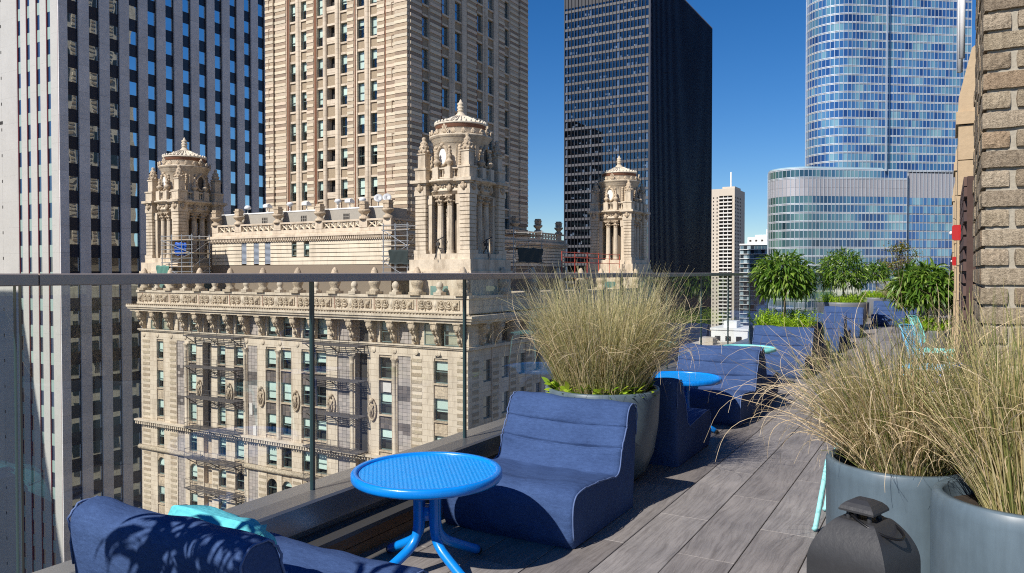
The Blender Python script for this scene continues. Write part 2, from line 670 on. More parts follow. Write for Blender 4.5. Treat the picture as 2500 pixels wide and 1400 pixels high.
# ------------------------------------------------------------------ terrace furniture
def fabric(name, col, dark):
    m = bpy.data.materials.new(name)
    m.use_nodes = True
    nt = m.node_tree
    b = nt.nodes['Principled BSDF']
    obj = nd(nt, 'ShaderNodeTexCoord').outputs['Object']
    n1 = noise(nt, 330, 2, 0.6, vec=obj, stretch=(1, 1, 1))
    n2 = noise(nt, 90, 3, 0.7, vec=obj, stretch=(0.35, 1, 1))
    n3 = noise(nt, 4.5, 3, 0.55, vec=obj)
    c = mixc(nt, dark, col, n1)
    k2 = ramp(nt, n2, [(0.3, (0.74, 0.75, 0.78)), (0.7, (1.14, 1.13, 1.12))])
    c = mixc(nt, c, k2, 0.8, 'MULTIPLY')
    k3 = ramp(nt, n3, [(0.3, (0.82, 0.83, 0.85)), (0.7, (1.08, 1.08, 1.07))])
    c = mixc(nt, c, k3, 0.9, 'MULTIPLY')
    nt.links.new(c, b.inputs['Base Color'])
    b.inputs['Roughness'].default_value = 0.9
    b.inputs['Specular IOR Level'].default_value = 0.15
    n4 = noise(nt, 9, 4, 0.6, vec=obj, stretch=(0.6, 1.6, 1.6))
    b1 = nd(nt, 'ShaderNodeBump')
    b1.inputs['Distance'].default_value = 0.016
    b1.inputs['Strength'].default_value = 0.6
    nt.links.new(n4, b1.inputs['Height'])
    b2 = nd(nt, 'ShaderNodeBump')
    b2.inputs['Distance'].default_value = 0.0008
    b2.inputs['Strength'].default_value = 0.7
    nt.links.new(n1, b2.inputs['Height'])
    nt.links.new(b1.outputs[0], b2.inputs['Normal'])
    nt.links.new(b2.outputs[0], b.inputs['Normal'])
    return m


m_navy = fabric('navy_fabric', (0.070, 0.126, 0.285), (0.022, 0.041, 0.108))
m_welt = M('navy_welt', (0.10, 0.15, 0.30), 0.9)
m_teal_f = fabric('aqua_fabric', (0.16, 0.62, 0.68), (0.09, 0.47, 0.54))

# lounger profile, y from the front (0) to the back, faces -Y
PROF = [(0.035, 0.0), (0.012, 0.05), (0.004, 0.13), (0.008, 0.20), (0.030, 0.255), (0.075, 0.284), (0.16, 0.293), (0.28, 0.285), (0.40, 0.272), (0.50, 0.262),
        (0.555, 0.258), (0.590, 0.262), (0.615, 0.283), (0.632, 0.325), (0.645, 0.362), (0.652, 0.374), (0.660, 0.39), (0.682, 0.44), (0.700, 0.478), (0.707, 0.489), (0.714, 0.503), (0.735, 0.560),
        (0.757, 0.597), (0.790, 0.617), (0.830, 0.618), (0.868, 0.603), (0.890, 0.570), (0.893, 0.52), (0.886, 0.42), (0.876, 0.30), (0.868, 0.18), (0.860, 0.08), (0.850, 0.0)]
SEAMS = {15: 0.010, 19: 0.010}


def catmull(pts, k=3):
    out = []
    n = len(pts)
    for i in range(n - 1):
        p0, p1, p2, p3 = pts[max(i - 1, 0)], pts[i], pts[i + 1], pts[min(i + 2, n - 1)]
        for j in range(k):
            t = j / k
            out.append(tuple(0.5 * (2 * b + (c - a) * t + (2 * a - 5 * b + 4 * c - d) * t * t + (3 * b - a - 3 * c + d) * t ** 3) for a, b, c, d in zip(p0, p1, p2, p3)))
    out.append(pts[-1])
    return out


def lounger_meshes(W=0.785, seed=1):
    rg = random.Random(seed)
    prof = catmull(PROF, 3)
    n = len(prof)
    seam_idx = {15 * 3: 1, 19 * 3: 1}
    ph = [rg.uniform(0, 6.28) for _ in range(8)]
    # normals of the profile, pointing out
    nor = []
    for i in range(n):
        a, b = prof[max(i - 1, 0)], prof[min(i + 1, n - 1)]
        t = (b[0] - a[0], b[1] - a[1])
        l = math.hypot(*t) or 1
        nor.append((-t[1] / l, t[0] / l))
    xs = []
    K = 26
    for k in range(K + 1):
        xs.append(k / K)
    mb = MB()
    vs = []
    edge = [(0.0, 0.020), (0.006, 0.009), (0.018, 0.002)]
    cols = []
    for x, ins in edge:
        cols.append((-W / 2 + x, ins))
    for k in range(1, K):
        cols.append((-W / 2 + 0.018 + (W - 0.036) * k / K, 0.0))
    for x, ins in reversed(edge):
        cols.append((W / 2 - x, ins))
    for x, ins in cols:
        t = x / (W / 2)
        for i, (y, z) in enumerate(prof):
            d = -ins
            # seams sag a little towards the middle, seat cushion bulges
            for si in seam_idx:
                dist = abs(i - si)
                if dist <= 2:
                    d -= (0.013, 0.007, 0.002)[dist] * (1 - 0.0 * t)
            bul = (1 - t * t)
            if 18 < i < 33:
                d -= 0.016 * bul            # sat-in hollow
            if 46 < i < 64:
                d += 0.012 * bul
            if 33 < i < 46:
                d += 0.006 * bul
            d += 0.0035 * math.sin(9 * x + ph[0] + i * 0.21) + 0.003 * math.sin(17 * x + ph[1] - i * 0.33) + 0.0022 * math.sin(31 * x + 0.5 * i + ph[2])
            if i < 3 or i > n - 4:
                d = min(d, 0)
            zz = z + nor[i][1] * d + 0.005 * math.sin(3.2 * x + ph[3]) * (z / 0.6)
            if 40 < i < 50 or 54 < i < 60:
                zz -= 0.022 * bul - 0.011
            vs.append((x, y + nor[i][0] * d, max(zz, 0.0)))
    fs = []
    for c in range(len(cols) - 1):
        for i in range(n - 1):
            fs.append((c * n + i, c * n + i + 1, (c + 1) * n + i + 1, (c + 1) * n + i))
    mb.add(vs, fs, True)
    lastc = (len(cols) - 1) * n
    mb.f.append(tuple(range(n - 1, -1, -1)))
    mb.sm.append(False)
    mb.f.append(tuple(lastc + i for i in range(n)))
    mb.sm.append(False)
    body = mb.mesh('lounger_body')
    body.materials.append(m_navy)
    wb = []
    for s in (0, 1):
        pts = []
        c = lastc if s else 0
        for i in range(3, n - 12):
            x, y, z = vs[c + i]
            sgn = 1 if s else -1
            wob = 0.0026 * math.sin(i * 1.3 + ph[4]) + 0.0018 * math.sin(i * 2.9 + ph[5])
            pts.append((x + sgn * (0.001 + wob * 0.5), y + nor[i][0] * (0.011 + wob), z + nor[i][1] * (0.011 + wob)))
        w = MB().tube(pts, 0.0042, 5)
        me = w.mesh('lounger_piping')
        me.materials.append(m_welt)
        wb.append(me)
    return body, wb


LME = [lounger_meshes(seed=s) for s in (3, 8)]


def lounger(x, y, rot, label, v=0):
    t = thing('lounge_chair', label, 'lounge chair', (x, y, 0), 'navy foam lounge chairs along the glass balustrade', rot)
    b, w = LME[v]
    link('cushion_body', b, t)
    for me in w:
        link('piping', me, t)
    return t


lounger(-1.972, 3.32, 0, 'navy lounge chair in front of the tall grass planter, facing the bright blue table', 0)
_l0 = lounger(-2.035, 2.26, PI, 'navy lounge chair seen from behind at the bottom left, leaf shadows on its back', 1)
_l0.scale = (1.02, 1.0, 1.025)
lounger(-2.02, 6.0, PI, 'navy lounge chair in shade behind the grass planter, its back to the camera', 1)
lounger(-1.972, 6.77, 0, 'navy lounge chair facing the farther blue table, beyond the grass planter', 0)
lounger(-2.00, 8.66, PI, 'navy lounge chair back to back with another, light blue cushion on its seat', 1)
lounger(-1.972, 10.2, 0, 'navy lounge chair in front of the fern box under the round tree', 0)
lounger(-2.02, 13.0, PI, 'navy lounge chair just beyond the first round tree', 1)
lounger(-1.972, 13.75, 0, 'far navy lounge chair in front of the second round tree, facing the camera', 0)
lounger(-2.02, 16.0, PI, 'far navy lounge chair turned away, second group past the round tree', 1)
lounger(-1.972, 17.2, 0, 'far navy lounge chair right before the wide fern planter', 0)
lounger(-1.3, 21.4, 0, 'farthest navy lounge chair beside the fern planter', 1)
lounger(-1.1, 24.2, 0, 'navy lounge chair at the far end of the terrace', 0)

m_blue = M('sky_blue_enamel', (0.003, 0.235, 0.76), 0.30, spec=0.5, coat=0.25, mottle=(7, 0.82, 0.5), fine=(60, 0.86, 0.4), bump=(30, 0.001))
m_mint = M('mint_enamel', (0.22, 0.66, 0.64), 0.4, spec=0.5)


def table_top_mat(name, col):
    m = bpy.data.materials.new(name)
    m.use_nodes = True
    nt = m.node_tree
    b = nt.nodes['Principled BSDF']
    obj = nd(nt, 'ShaderNodeTexCoord').outputs['Object']
    n1 = noise(nt, 5, 4, 0.6, vec=obj)
    n2 = noise(nt, 45, 3, 0.6, vec=obj)
    c = mixc(nt, col, tuple(min(1, x * .9 + .012) for x in col), ramp(nt, n1, [(.4, (0, 0, 0)), (.7, (1, 1, 1))]))
    c = mixc(nt, c, ramp(nt, n2, [(.35, (.84, .86, .88)), (.6, (1, 1, 1))]), 0.6, 'MULTIPLY')
    nt.links.new(c, b.inputs['Base Color'])
    b.inputs['Roughness'].default_value = 0.38
    wv = nd(nt, 'ShaderNodeTexWave')
    wv.wave_type = 'BANDS'
    wv.bands_direction = 'X'
    wv.inputs['Scale'].default_value = 17
    wv.inputs['Distortion'].default_value = 0
    mp = nd(nt, 'ShaderNodeMapping')
    mp.inputs['Rotation'].default_value = (0, 0, R(-12))
    nt.links.new(obj, mp.inputs[0])
    nt.links.new(mp.outputs[0], wv.inputs['Vector'])
    wv2 = nd(nt, 'ShaderNodeTexWave')
    wv2.bands_direction = 'Y'
    wv2.inputs['Scale'].default_value = 40
    nt.links.new(mp.outputs[0], wv2.inputs['Vector'])
    ad = nd(nt, 'ShaderNodeMath', operation='ADD')
    nt.links.new(wv.outputs['Fac'], ad.inputs[0])
    ml = nd(nt, 'ShaderNodeMath', operation='MULTIPLY')
    ml.inputs[1].default_value = 0.4
    nt.links.new(wv2.outputs['Fac'], ml.inputs[0])
    nt.links.new(ml.outputs[0], ad.inputs[1])
    bn = nd(nt, 'ShaderNodeBump')
    bn.inputs['Distance'].default_value = 0.0014
    bn.inputs['Strength'].default_value = 0.7
    nt.links.new(wv.outputs['Fac'], bn.inputs['Height'])
    nt.links.new(bn.outputs[0], b.inputs['Normal'])
    return m


m_bluetop = table_top_mat('sky_blue_ribbed_top', (0.002, 0.30, 0.82))
m_minttop = table_top_mat('mint_ribbed_top', (0.24, 0.68, 0.66))


def table(x, y, rot, label, mt, mf, r=0.345, h=0.47):
    t = thing('side_table', label, 'table', (x, y, 0), 'round metal side tables between the lounge chairs', rot)
    top = MB().lathe([(0, h - .010), (r - .030, h - .010)], 64).build('table_top', mt, t)
    rim = MB().lathe([(r - .031, h - .011), (r - .030, h - .003), (r - .022, h), (r - .008, h), (r, h - .008), (r, h - .032), (r - .006, h - .042), (r - .02, h - .044), (r - .024, h - .02), (0, h - .02)], 64)
    rim.build('table_rim', mf, t)
    st = MB()
    st.box(-.27, .27, -.016, .016, h - .072, h - .04)
    st.box(-.016, .016, -.27, .27, h - .07, h - .041)
    st.build('cross_bar', mf, t)
    for k in range(4):
        a = PI / 4 + k * PI / 2
        pts = []
        for rr_, zz in ((.052, h - .05), (.052, .30), (.053, .22), (.066, .165), (.10, .125), (.15, .095), (.22, .06), (.30, .022)):
            pts.append((rr_ * math.cos(a), rr_ * math.sin(a), zz))
        pts = catmull(pts, 3)
        lg = MB().tube(pts, 0.0225, 10).build('leg', mf, t)
        ft = MB().ball((.31 * math.cos(a), .31 * math.sin(a), .016), .019, 8, 0.8)
        ft.build('foot', M('black_rubber', (0.02, 0.02, 0.02), 0.8), lg)
    cl = MB().lathe([(.028, .24), (.034, .24), (.034, .30), (.028, .30)], 12)
    for k in range(4):
        a = PI / 4 + k * PI / 2
        cl.bar((.03 * math.cos(a), .03 * math.sin(a), .27), (.05 * math.cos(a), .05 * math.sin(a), .27), .008, 6)
    cl.build('collar', mf, t)
    return t


table(-2.06, 2.79, R(28), 'bright blue ribbed round table in front, between the two nearest lounge chairs', m_bluetop, m_blue)
table(-2.00, 6.41, R(-45), 'bright blue round table beyond the grass planter', m_bluetop, m_blue)
table(-2.10, 9.32, R(10), 'mint round table behind the pair of navy lounge chairs', m_minttop, m_mint)
table(-1.95, 14.9, R(5), 'small mint table far down the terrace beyond the round tree', m_minttop, m_mint)


def cushion(x, y, z, w, h, d, rot, label, tilt=0.0, roll=0.0):
    mb = MB()
    n, k = 20, 10
    vs = []
    for s in (1, -1):
        for i in range(n + 1):
            for j in range(n + 1):
                a, b = i / n * 2 - 1, j / n * 2 - 1
                rr2 = (abs(a) ** 5 + abs(b) ** 5) ** 0.2
                if rr2 > 1e-6:
                    mx2 = max(abs(a), abs(b))
                    a, b = a * mx2 / rr2, b * mx2 / rr2
                e = max(0.0, 1 - min(1, rr2 * max(abs(a), abs(b)) / max(1e-6, max(abs(a), abs(b)))) ** 4 * 1.0) ** 0.5 if rr2 < 1 else max(0.0, 1 - max(i / n * 2 - 1, 1 - i / n * 2, j / n * 2 - 1, 1 - j / n * 2) ** 4) ** 0.5
                pinch = 1 - 0.08 * (1 - abs(b) ** 2) * abs(a) ** 3
                pinch2 = 1 - 0.08 * (1 - abs(a) ** 2) * abs(b) ** 3
                wr = 0.012 * math.sin(7 * a + 3 * b) * e + 0.008 * math.sin(13 * b - 5 * a) * e
                vs.append((a * w / 2 * pinch, s * (e * d / 2 + wr), b * h / 2 * pinch2))
    fs = []
    for s in range(2):
        o = s * (n + 1) ** 2
        for i in range(n):
            for j in range(n):
                q = (o + i * (n + 1) + j, o + (i + 1) * (n + 1) + j, o + (i + 1) * (n + 1) + j + 1, o + i * (n + 1) + j + 1)
                fs.append(q if s else q[::-1])
    mb.add(vs, fs, True)
    o = mb.build('cushion', m_teal_f)
    o.location = (x, y, z)
    o.rotation_euler = (tilt, roll, rot)
    tag(o, label, 'cushion', 'aqua cushions on the lounge chairs')
    return o


cushion(-2.08, 1.69, 0.415, 0.50, 0.37, 0.14, 0.0, 'aqua cushion leaning on the inside of the nearest chair back', R(18), R(1))
cushion(-1.70, 1.80, 0.305, 0.26, 0.20, 0.07, R(-30), 'small aqua cushion lying at the right end of the nearest seat', R(62), 0)
cushion(-1.80, 8.12, 0.36, 0.34, 0.30, 0.12, 0.0, 'light aqua cushion on the chair that stands back to back', R(20), 0)

# ------------------------------------------------------------------ planters and plants
m_pot = M('slate_planter', (0.120, 0.165, 0.200), 0.40, spec=0.4, mottle=(3.5, 0.70, 0.7), fine=(26, 0.72, 0.6, (1, 1, 0.14)), bump=(3, 0.004))
m_potgrey = M('grey_planter', (0.16, 0.17, 0.19), 0.45, mottle=(2.5, 0.8, 0.4))
m_soil = M('planter_soil', (0.045, 0.032, 0.022), 0.95, fine=(60, 0.4, 0.8), bump=(50, 0.02))
m_straw = leaf_mat('straw_grass', [(0.0, (0.30, 0.29, 0.11)), (0.25, (0.55, 0.48, 0.25)), (0.5, (0.72, 0.61, 0.36)), (0.75, (0.42, 0.43, 0.17)), (1.0, (0.80, 0.67, 0.43))], 0.38)
m_green = leaf_mat('green_grass', [(0.0, (0.10, 0.14, 0.035)), (0.35, (0.24, 0.26, 0.08)), (0.65, (0.46, 0.39, 0.17)), (1.0, (0.70, 0.55, 0.30))], 0.36)
m_tan = leaf_mat('tan_grass', [(0.0, (0.60, 0.45, 0.26)), (0.5, (0.76, 0.59, 0.37)), (1.0, (0.85, 0.69, 0.47))], 0.36)
m_lime = leaf_mat('lime_leaf', [(0.0, (0.16, 0.30, 0.02)), (0.5, (0.34, 0.50, 0.03)), (1.0, (0.50, 0.62, 0.06))], 0.4)
m_fern = leaf_mat('fern_leaf', [(0.0, (0.20, 0.36, 0.02)), (0.5, (0.36, 0.56, 0.03)), (1.0, (0.52, 0.68, 0.06))], 0.45)
m_ficus = leaf_mat('ficus_leaf', [(0.0, (0.055, 0.120, 0.014)), (0.4, (0.10, 0.20, 0.024)), (0.75, (0.19, 0.31, 0.04)), (1.0, (0.32, 0.42, 0.09))], 0.40, 0.36)
m_bark = M('pale_bark', (0.30, 0.24, 0.17), 0.85, fine=(40, 0.5, 0.7))


def blades(n, base_r, lmin, lmax, w, lean=(8, 55), droop=(20, 80), curl=0.0, az=None, bias=(0, 0), z0=0.0, steps=10, seed=1, damp=1.0, off=(0, 0)):
    rg = np.random.default_rng(seed)
    a = rg.uniform(0, 2 * PI, n)
    rad = base_r * np.sqrt(rg.uniform(0, 1, n))
    bx, by = rad * np.cos(a), rad * np.sin(a)
    phi = a + rg.normal(0, 0.55, n)
    # outer blades lean out more
    f = np.clip(rad / base_r * 0.65 + rg.uniform(0, 0.45, n), 0, 1)
    th = np.radians(lean[0] + (lean[1] - lean[0]) * f)
    dx, dy = np.sin(th) * np.cos(phi) + bias[0], np.sin(th) * np.sin(phi) + bias[1]
    phi = np.arctan2(dy, dx)
    th = np.arctan2(np.hypot(dx, dy), np.cos(th))
    fr_ = np.clip(-np.sin(phi) * 1.3, 0, 1) * (1 - damp)
    th = th * (1 - fr_)
    bx, by = bx + off[0], by + off[1]
    L = rg.uniform(lmin, lmax, n) * (1 - 0.25 * rg.uniform(0, 1, n) ** 3)
    dr = np.radians(rg.uniform(droop[0], droop[1], n)) * (1 - 0.7 * fr_)
    cu = rg.normal(0, 1, n) * curl
    cs = rg.normal(0, 1, n) * curl
    P = np.stack([bx, by, np.full(n, z0)], 1)
    ww = w * rg.uniform(0.6, 1.25, n)
    tw = rg.uniform(-1.0, 1.0, n)
    V = np.zeros((n, steps + 1, 2, 3))
    for s in range(steps + 1):
        t = s / steps
        d = np.stack([np.sin(th) * np.cos(phi), np.sin(th) * np.sin(phi), np.cos(th)], 1)
        side = np.stack([-np.sin(phi), np.cos(phi), np.zeros(n)], 1)
        nor = np.cross(d, side)
        sd = side * np.cos(tw)[:, None] + nor * np.sin(tw)[:, None]
        wd = ww * (1 - 0.75 * t ** 1.5) * (0.75 + 0.25 * min(1, t * 4))
        V[:, s, 0] = P - sd * wd[:, None] / 2
        V[:, s, 1] = P + sd * wd[:, None] / 2
        P = P + d * (L / steps)[:, None]
        P[:, 2] = np.maximum(P[:, 2], -0.55)
        th = th + dr / steps * (0.25 + 1.5 * t) + cu / steps * (t > 0.45) * 3.0 * t
        phi = phi + cs / steps * (t > 0.35) * 3.0 * t
        th = np.clip(th, -2.6, 2.75)
    verts = V.reshape(-1, 3)
    k = (steps + 1) * 2
    base = np.arange(n)[:, None] * k
    quad = []
    for s in range(steps):
        quad.append(np.stack([base[:, 0] + 2 * s, base[:, 0] + 2 * s + 1, base[:, 0] + 2 * s + 3, base[:, 0] + 2 * s + 2], 1))
    faces = np.stack(quad, 1).reshape(-1, 4)
    return verts, faces


def np_obj(name, verts, faces, mat, parent=None, kind=None, smooth=True):
    me = bpy.data.meshes.new(name)
    me.vertices.add(len(verts))
    me.vertices.foreach_set('co', np.asarray(verts, dtype=np.float32).ravel())
    nf, k = faces.shape
    me.loops.add(nf * k)
    me.loops.foreach_set('vertex_index', faces.astype(np.int32).ravel())
    me.polygons.add(nf)
    me.polygons.foreach_set('loop_start', np.arange(0, nf * k, k, dtype=np.int32))
    me.polygons.foreach_set('use_smooth', np.full(nf, smooth))
    me.update(calc_edges=True)
    me.materials.append(mat)
    return link(name, me, parent, kind)


def leaves(centers, dirs, length, width, sag, seed=1, lj=0.3):
    """lanceolate leaves: 4 segments, folded along the midrib by a little; dirs unit vectors"""
    rg = np.random.default_rng(seed)
    n = len(centers)
    P = np.array(centers, dtype=float)
    D = np.array(dirs, dtype=float)
    L = length * rg.uniform(1 - lj, 1 + lj, n)
    prof = [0.25, 0.95, 1.0, 0.62, 0.04]
    V = np.zeros((n, 5, 2, 3))
    roll = rg.normal(0, 0.5, n)
    for s in range(5):
        h = np.cross(D, np.array([0, 0, 1.0]))
        ln = np.linalg.norm(h, axis=1)
        h[ln < 1e-3] = (1, 0, 0)
        h /= np.maximum(np.linalg.norm(h, axis=1), 1e-6)[:, None]
        nn = np.cross(h, D)
        sd = h * np.cos(roll)[:, None] + nn * np.sin(roll)[:, None]
        V[:, s, 0] = P - sd * width * prof[s] / 2
        V[:, s, 1] = P + sd * width * prof[s] / 2
        P = P + D * (L / 4)[:, None]
        D = D + np.array([0, 0, -1.0]) * sag * (0.5 + 0.3 * s)
        D /= np.linalg.norm(D, axis=1)[:, None]
    base = np.arange(n)[:, None] * 10
    q = [np.stack([base[:, 0] + 2 * s, base[:, 0] + 2 * s + 1, base[:, 0] + 2 * s + 3, base[:, 0] + 2 * s + 2], 1) for s in range(4)]
    return V.reshape(-1, 3), np.stack(q, 1).reshape(-1, 4)


def join_np(parts):
    vs, fs, o = [], [], 0
    for v, f in parts:
        vs.append(v)
        fs.append(f + o)
        o += len(v)
    return np.concatenate(vs), np.concatenate(fs)


def pot(t, r, h, base_r, prof=None, mat=None, lip=0.028):
    if prof is None:
        prof = [(base_r, 0.0), (base_r + (r - base_r) * .35, h * .10), (base_r + (r - base_r) * .72, h * .30), (base_r + (r - base_r) * .93, h * .60), (r, h * .92)]
    prof = [(0, 0.0)] + prof + [(r, h - .006), (r - .006, h), (r - lip, h), (r - lip - .004, h - .01), (r - lip - .008, h - .09)]
    MB().lathe(prof, 56).build('pot', mat or m_pot, t)
    MB().lathe([(0, h - .055), (r - lip - .006, h - .060)], 32).build('soil', m_soil, t)


# the big grass planter
gp = thing('grass_planter', 'big bowl planter of tall pale grass and lime leaves behind the front lounge chair', 'planter', (-2.02, 4.72, 0), 'round slate planters of ornamental grass')
pot(gp, 0.385, 0.60, 0.25)
va = blades(1900, 0.28, 0.50, 0.96, 0.0044, (0, 22), (0, 26), 0.10, bias=(-0.06, 0.0), z0=0.545, seed=5)
vb = blades(1200, 0.28, 0.48, 0.90, 0.0042, (0, 27), (8, 75), 0.55, bias=(0.10, 0.0), z0=0.545, seed=6)
v_, f_ = join_np([va, vb])
np_obj('grass_blades', v_, f_, m_straw, gp, 'stuff')
va = blades(900, 0.29, 0.30, 0.72, 0.0050, (0, 28), (0, 40), 0.25, z0=0.545, seed=15)
np_obj('green_blades', *va, m_green, gp, 'stuff')
vc = blades(330, 0.28, 0.62, 0.98, 0.0042, (2, 32), (30, 130), 1.2, bias=(0.12, 0.0), z0=0.545, seed=9, steps=18)
np_obj('dry_blades', *vc, m_tan, gp, 'stuff')
rg = np.random.default_rng(4)
n = 330
a = rg.uniform(0, 2 * PI, n)
rr_ = rg.uniform(0.20, 0.355, n)
c_ = np.stack([rr_ * np.cos(a), rr_ * np.sin(a), rg.uniform(0.545, 0.62, n)], 1)
d_ = np.stack([np.cos(a + rg.normal(0, .9, n)), np.sin(a + rg.normal(0, .9, n)), rg.uniform(0.1, 1.1, n)], 1)
d_ /= np.linalg.norm(d_, axis=1)[:, None]
np_obj('lime_leaves', *leaves(c_, d_, 0.060, 0.030, 0.12, 3), m_lime, gp, 'stuff')

# two planters at the brick pier
g2 = thing('grass_planter', 'cylindrical slate planter with tangled tan grass, behind the black lantern', 'planter', (-0.172, 3.455, 0), 'round slate planters of ornamental grass')
cyl = [(0.262, 0.0), (0.268, 0.02), (0.268, 0.30), (0.269, 0.55)]
pot(g2, 0.270, 0.60, 0.26, cyl)
OFF = (0.03, 0.035)
va = blades(1400, 0.175, 0.32, 0.74, 0.0042, (1, 36), (6, 56), 0.5, bias=(-0.05, 0.03), z0=0.545, seed=21, damp=0.5, off=OFF)
vb = blades(1100, 0.175, 0.16, 0.44, 0.0042, (2, 52), (10, 90), 0.9, z0=0.545, seed=22, damp=0.55, off=OFF)
np_obj('grass_blades', *join_np([va, vb]), m_green, g2, 'stuff')
va = blades(650, 0.175, 0.25, 0.64, 0.0042, (2, 46), (10, 80), 0.7, bias=(-.03, .02), z0=0.545, seed=28, damp=0.5, off=OFF)
np_obj('straw_blades', *va, m_straw, g2, 'stuff')
vc = blades(420, 0.17, 0.52, 0.98, 0.0040, (6, 48), (30, 120), 1.0, bias=(-0.17, 0.06), z0=0.545, seed=23, steps=18, damp=0.5, off=OFF)
vd = blades(700, 0.17, 0.22, 0.56, 0.0040, (4, 50), (30, 170), 2.0, bias=(-.03, 0.02), z0=0.545, seed=25, steps=16, damp=0.55, off=OFF)
np_obj('dry_blades', *join_np([vc, vd]), m_tan, g2, 'stuff')

g3 = thing('grass_planter', 'slate planter with upright green and straw grass, nearest at the brick pier', 'planter', (0.222, 3.11, 0), 'round slate planters of ornamental grass')
pot(g3, 0.262, 0.60, 0.26, cyl)
va = blades(1250, 0.16, 0.38, 0.84, 0.0046, (1, 28), (4, 42), 0.35, bias=(0.04, 0.04), z0=0.545, seed=31, damp=0.5, off=(0.045, 0.03))
np_obj('grass_blades', *va, m_green, g3, 'stuff')
va = blades(520, 0.16, 0.30, 0.78, 0.0044, (1, 34), (6, 70), 0.7, bias=(0.02, 0.03), z0=0.545, seed=32, damp=0.5, off=(0.045, 0.03))
np_obj('straw_blades', *va, m_straw, g3, 'stuff')
vc = blades(330, 0.15, 0.38, 0.80, 0.0040, (3, 36), (30, 150), 1.5, bias=(-0.03, 0.03), z0=0.545, seed=33, steps=18, damp=0.5, off=(0.04, 0.03))
np_obj('dry_blades', *vc, m_tan, g3, 'stuff')


def ficus(x, y, h0, zc, r, label, nleaf, seed, planter=None, flat=0.92, ll=0.150, pr=0.40, ph=0.60, ferns=True, kind_pot=None, square=False):
    """standard tree: planter with ferns, thin trunk, drooping long leaves"""
    if planter:
        t0 = thing('fern_planter', planter, 'planter', (x, y, 0), 'planters of bright ferns under the round trees')
        if square:
            q = MB()
            q.box(-pr, pr, -pr, pr, 0, ph - .04)
            for (a0, a1, b0, b1) in ((-pr - .01, pr + .01, -pr - .01, -pr + .03), (-pr - .01, pr + .01, pr - .03, pr + .01), (-pr - .01, -pr + .03, -pr + .031, pr - .031), (pr - .03, pr + .01, -pr + .031, pr - .031)):
                q.box(a0, a1, b0, b1, ph - .039, ph)
            q.build('pot', m_potgrey, t0)
        else:
            pot(t0, pr, ph, pr * .7, mat=kind_pot or m_potgrey)
        rg = np.random.default_rng(seed + 50)
        vs = []
        for k in range(260):
            aa, rr = rg.uniform(0, 2 * PI), pr * 0.92 * math.sqrt(rg.uniform(0, 1))
            bx, by = rr * math.cos(aa), rr * math.sin(aa)
            if square:
                bx, by = rg.uniform(-pr * .9, pr * .9), rg.uniform(-pr * .9, pr * .9)
            d = Vector((rg.normal(0, .45), rg.normal(0, .45), 1)).normalized()
            ln = rg.uniform(.13, .29)
            for j in range(9):
                p = Vector((bx, by, ph - .05)) + d * (ln * (j + 1) / 9)
                for s in (1, -1):
                    sd = d.cross(Vector((math.cos(k), math.sin(k), 0.1))).normalized() * s
                    dd = (sd * 0.9 + d * 0.6).normalized()
                    vs.append((tuple(p), tuple(dd)))
        c = np.array([p for p, d in vs])
        dv = np.array([d for p, d in vs])
        np_obj('fern_fronds', *leaves(c, dv, 0.040, 0.014, 0.05, seed), m_fern, t0, 'stuff')
    t = thing('ficus_tree', label, 'tree', (x, y, h0), 'round headed small trees on the terrace')
    H = zc - h0
    tr = MB()
    tr.tube([(0, 0, 0), (0.012, 0.006, H * .35), (-0.006, 0.01, H * .7), (0, 0, H)], [.019, .017, .016, .014], 8)
    rg = np.random.default_rng(seed)
    tips = []
    for k in range(26):
        aa = rg.uniform(0, 2 * PI)
        el = math.asin(rg.uniform(-0.45, 1.0))
        q = Vector((math.cos(aa) * math.cos(el) * r * .75, math.sin(aa) * math.cos(el) * r * .75, H + math.sin(el) * r * flat * .8))
        mid = Vector((q.x * .45, q.y * .45, H * .9 + (q.z - H) * .65 + 0.02))
        tr.tube([(0, 0, H * .86), tuple(mid), tuple(q)], [.009, .006, .003], 5)
        tips.append((mid, q))
    tr.build('trunk', m_bark, t)
    C, D = [], []
    cl_ = [Vector(rg.normal(0, 1, 3)).normalized() for _ in range(16)]
    k = 0
    while k < nleaf:
        v = Vector(rg.normal(0, 1, 3)).normalized()
        lump = max(v.dot(c) for c in cl_)
        rad = (rg.uniform(0.25, 1.0) ** 0.5) * (0.80 + 0.22 * lump)
        if v.z < -0.75 or rg.uniform() > 0.35 + 0.65 * max(0, lump) ** 2:
            continue
        k += 1
        p = Vector((v.x * r * rad, v.y * r * rad, H + 0.02 + v.z * r * flat * rad))
        d = Vector((v.x, v.y, 0)) * (0.55 * rad) + Vector((rg.normal(0, .40), rg.normal(0, .40), rg.normal(-.10, .40) + 0.45 * max(0, v.z) - 0.5 * max(0, -v.z)))
        if d.length < 1e-3:
            continue
        d.normalize()
        C.append(tuple(p))
        D.append(tuple(d))
    np_obj('crown', *leaves(np.array(C), np.array(D), ll, ll * .185, 0.55, seed + 1), m_ficus, t, 'stuff')
    return t


